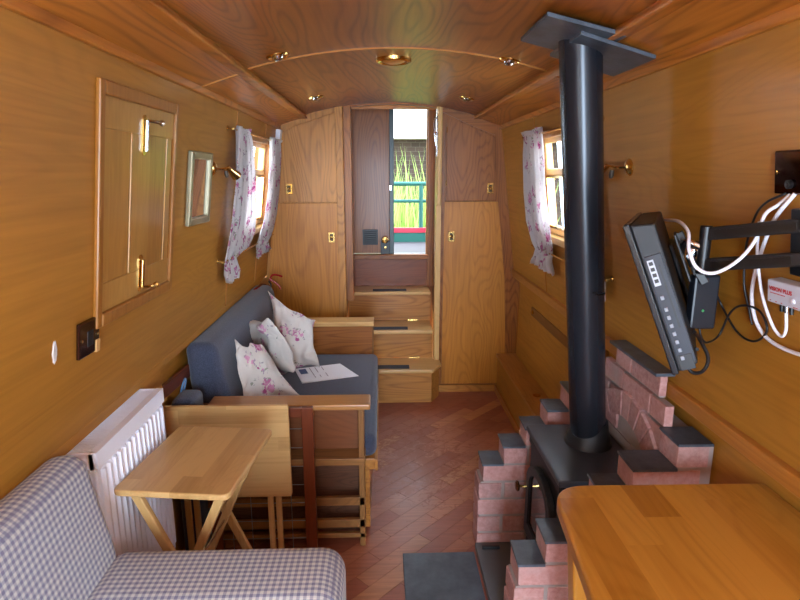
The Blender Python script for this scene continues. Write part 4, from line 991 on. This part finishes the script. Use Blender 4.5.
for y in (1.1010,1.0870,1.0730):
    b=MB(R); b.add([],[]); p=R(V((y,1.236,.016))); q=R(V((y,1.218,.016))); b.T=None; b.cyl(p,q,.0042,n=12); b.build('connector',CHROME if y==1.0870 else BPL,am)

# ------------------------------------------------------------------ outside, seen through the doorway and windows
ou=MB(); ou.box(-.75,.75,YD+.085,5.27,.80,.868); tag(ou.build('deck',flat('deck_grey','4c4a50',.6,0,.2)),kind='structure')
rl=thing('stern_rail','teal painted steel stern rail with a red band below','railing',(.2,5.3,.74))
TEAL=flat('teal_paint','1f655d',.45)
b=MB(); b.tube([(-.75,5.3,1.405),(.75,5.3,1.405)],.020,12,1); b.build('top_rail',TEAL,rl,smooth=True)
b=MB(); b.tube([(-.75,5.3,1.247),(.75,5.3,1.247)],.016,12,1); b.build('mid_rail',TEAL,rl,smooth=True)
for x in (-.35,.308):
    b=MB(); b.tube([(x,5.3,1.40),(x,5.3,.9)],.020,12,1); b.build('post',TEAL,rl,smooth=True)
b=MB(); b.box(-.8,.8,5.272,5.34,.955,1.0); b.build('red_band',flat('red_paint','c03048',.4),rl,bevel=.004)
b=MB(); b.box(-.8,.8,5.28,5.32,.86,.955); b.build('teal_panel',TEAL,rl)
gr=MB(); gr.box(-14,14,5.6,20,.2,.3); gr.box(-14,-1.2,-3,5.6,.2,.3); gr.box(1.2,14,-3,5.6,.2,.3); tag(gr.build('bank_ground',flat('bank_earth','8d8a5c',.9,0,.3)),kind='structure')
# reeds
REED=flat('reed_green','a9c96a',.6,0,.35)
rb=MB(); rnd=random.Random(5)
for i in range(2600):
    x=rnd.uniform(-1.3,1.8); y=rnd.uniform(6.2,7.2); h=rnd.uniform(.6,1.22); 
    if rnd.random()<.12: h+=.3
    lx=rnd.uniform(-.22,.22); ly=rnd.uniform(-.15,.15); w=rnd.uniform(.008,.016); an=rnd.uniform(0,PI); dx,dy=math.cos(an)*w,math.sin(an)*w
    vs=[]; 
    for k in range(6):
        t=k/5; s_=1-t**2; vs += [(x+lx*t*t-dx*s_,y+ly*t*t-dy*s_,.3+h*t),(x+lx*t*t+dx*s_,y+ly*t*t+dy*s_,.3+h*t)]
    rb.add(vs,[(2*k,2*k+1,2*k+3,2*k+2) for k in range(5)])
o=rb.build('reed_bed',REED); tag(o,'dense green reeds growing on the bank beyond the stern rail','reeds',kind='stuff')
def bwm():
    n=N('shaded_brick_wall'); t=n.n('ShaderNodeTexCoord'); m=n.n('ShaderNodeMapping'); m.inputs['Rotation'].default_value=(PI/2,0,0); n.l(t.outputs['Object'],m.inputs[0])  # shadow on the wall put into the darkened brick colours
    bt=n.n('ShaderNodeTexBrick',i_Vector=m.outputs[0],i_Scale=4.); bt.inputs['Color1'].default_value=lin('4a3a32'); bt.inputs['Color2'].default_value=lin('352a24'); bt.inputs['Mortar'].default_value=lin('5a544e'); bt.inputs['Mortar Size'].default_value=.012
    n.set(Base_Color=bt.outputs[0],Roughness=.9); return n.m
bd=thing('brick_bridge','brick wall under a white parapet across the water','building',(0,8.5,0))
b=MB(); b.box(-4,6,8.4,8.7,.3,1.98); b.build('brick_wall',bwm(),bd)
b=MB(); b.box(-4,6,8.1,8.8,1.98,2.86); b.build('white_parapet',flat('white_render','e9e6e4',.8,0,.04),bd)
b=MB(); b.box(-4,6,8.05,8.1,2.80,2.86); b.build('coping',flat('coping','a89a98',.8),bd)
b=MB(); b.tube([(-4,8.3,3.08),(6,8.3,3.08)],.02,8,1)
for i in range(12): b.tube([(-3.6+i*.8,8.3,2.86),(-3.6+i*.8,8.3,3.08)],.018,8,1)
b.build('handrail',flat('steel_grey','7d8288',.4,.5),bd)

# ------------------------------------------------------------------ light
wd=bpy.data.worlds.new('world'); bpy.context.scene.world=wd; wd.use_nodes=True; nt=wd.node_tree; bg=nt.nodes['Background']
bg.inputs[0].default_value=(.80,.9,1.,1); bg.inputs[1].default_value=9.
def area(name,loc,rot,sx,sy,e,col,spread=180):
    l=bpy.data.lights.new(name,'AREA'); l.shape='RECTANGLE'; l.size=sx; l.size_y=sy; l.energy=e; l.color=col; l.spread=math.radians(spread)
    o=bpy.data.objects.new(name,l); C.objects.link(o); o.location=loc; o.rotation_euler=rot; return o
DAY=(.62,.80,1.)
area('fill_bow',(0,Y0+.03,1.1),(PI/2,0,0),.74,1.4,108,DAY)  # added fill lamp behind the viewer, in the added bow opening
p=L(V((3.1,1.43,-.08))); area('daylight_left_window',p,(0,-PI/2+.13,0),.42,.68,10,DAY)
p=R(V((2.53,1.43,-.08))); area('daylight_right_window',p,(0,PI/2-.13,0),.42,.62,10,DAY)
area('fill_left_front',L(V((-.375,1.43,-.08))),(0,-PI/2+.13,0),.44,.72,7,DAY)  # unseen fill lamp outside the added left window
area('fill_right_front',R(V((-.375,1.43,-.08))),(0,PI/2-.13,0),.44,.72,20,DAY)  # stronger added fill, unseen, brightens the things on the left side
s=bpy.context.scene; s.view_settings.view_transform='Standard'; s.view_settings.look='None'; s.view_settings.exposure=0.; s.view_settings.gamma=1.
s.cycles.max_bounces=8
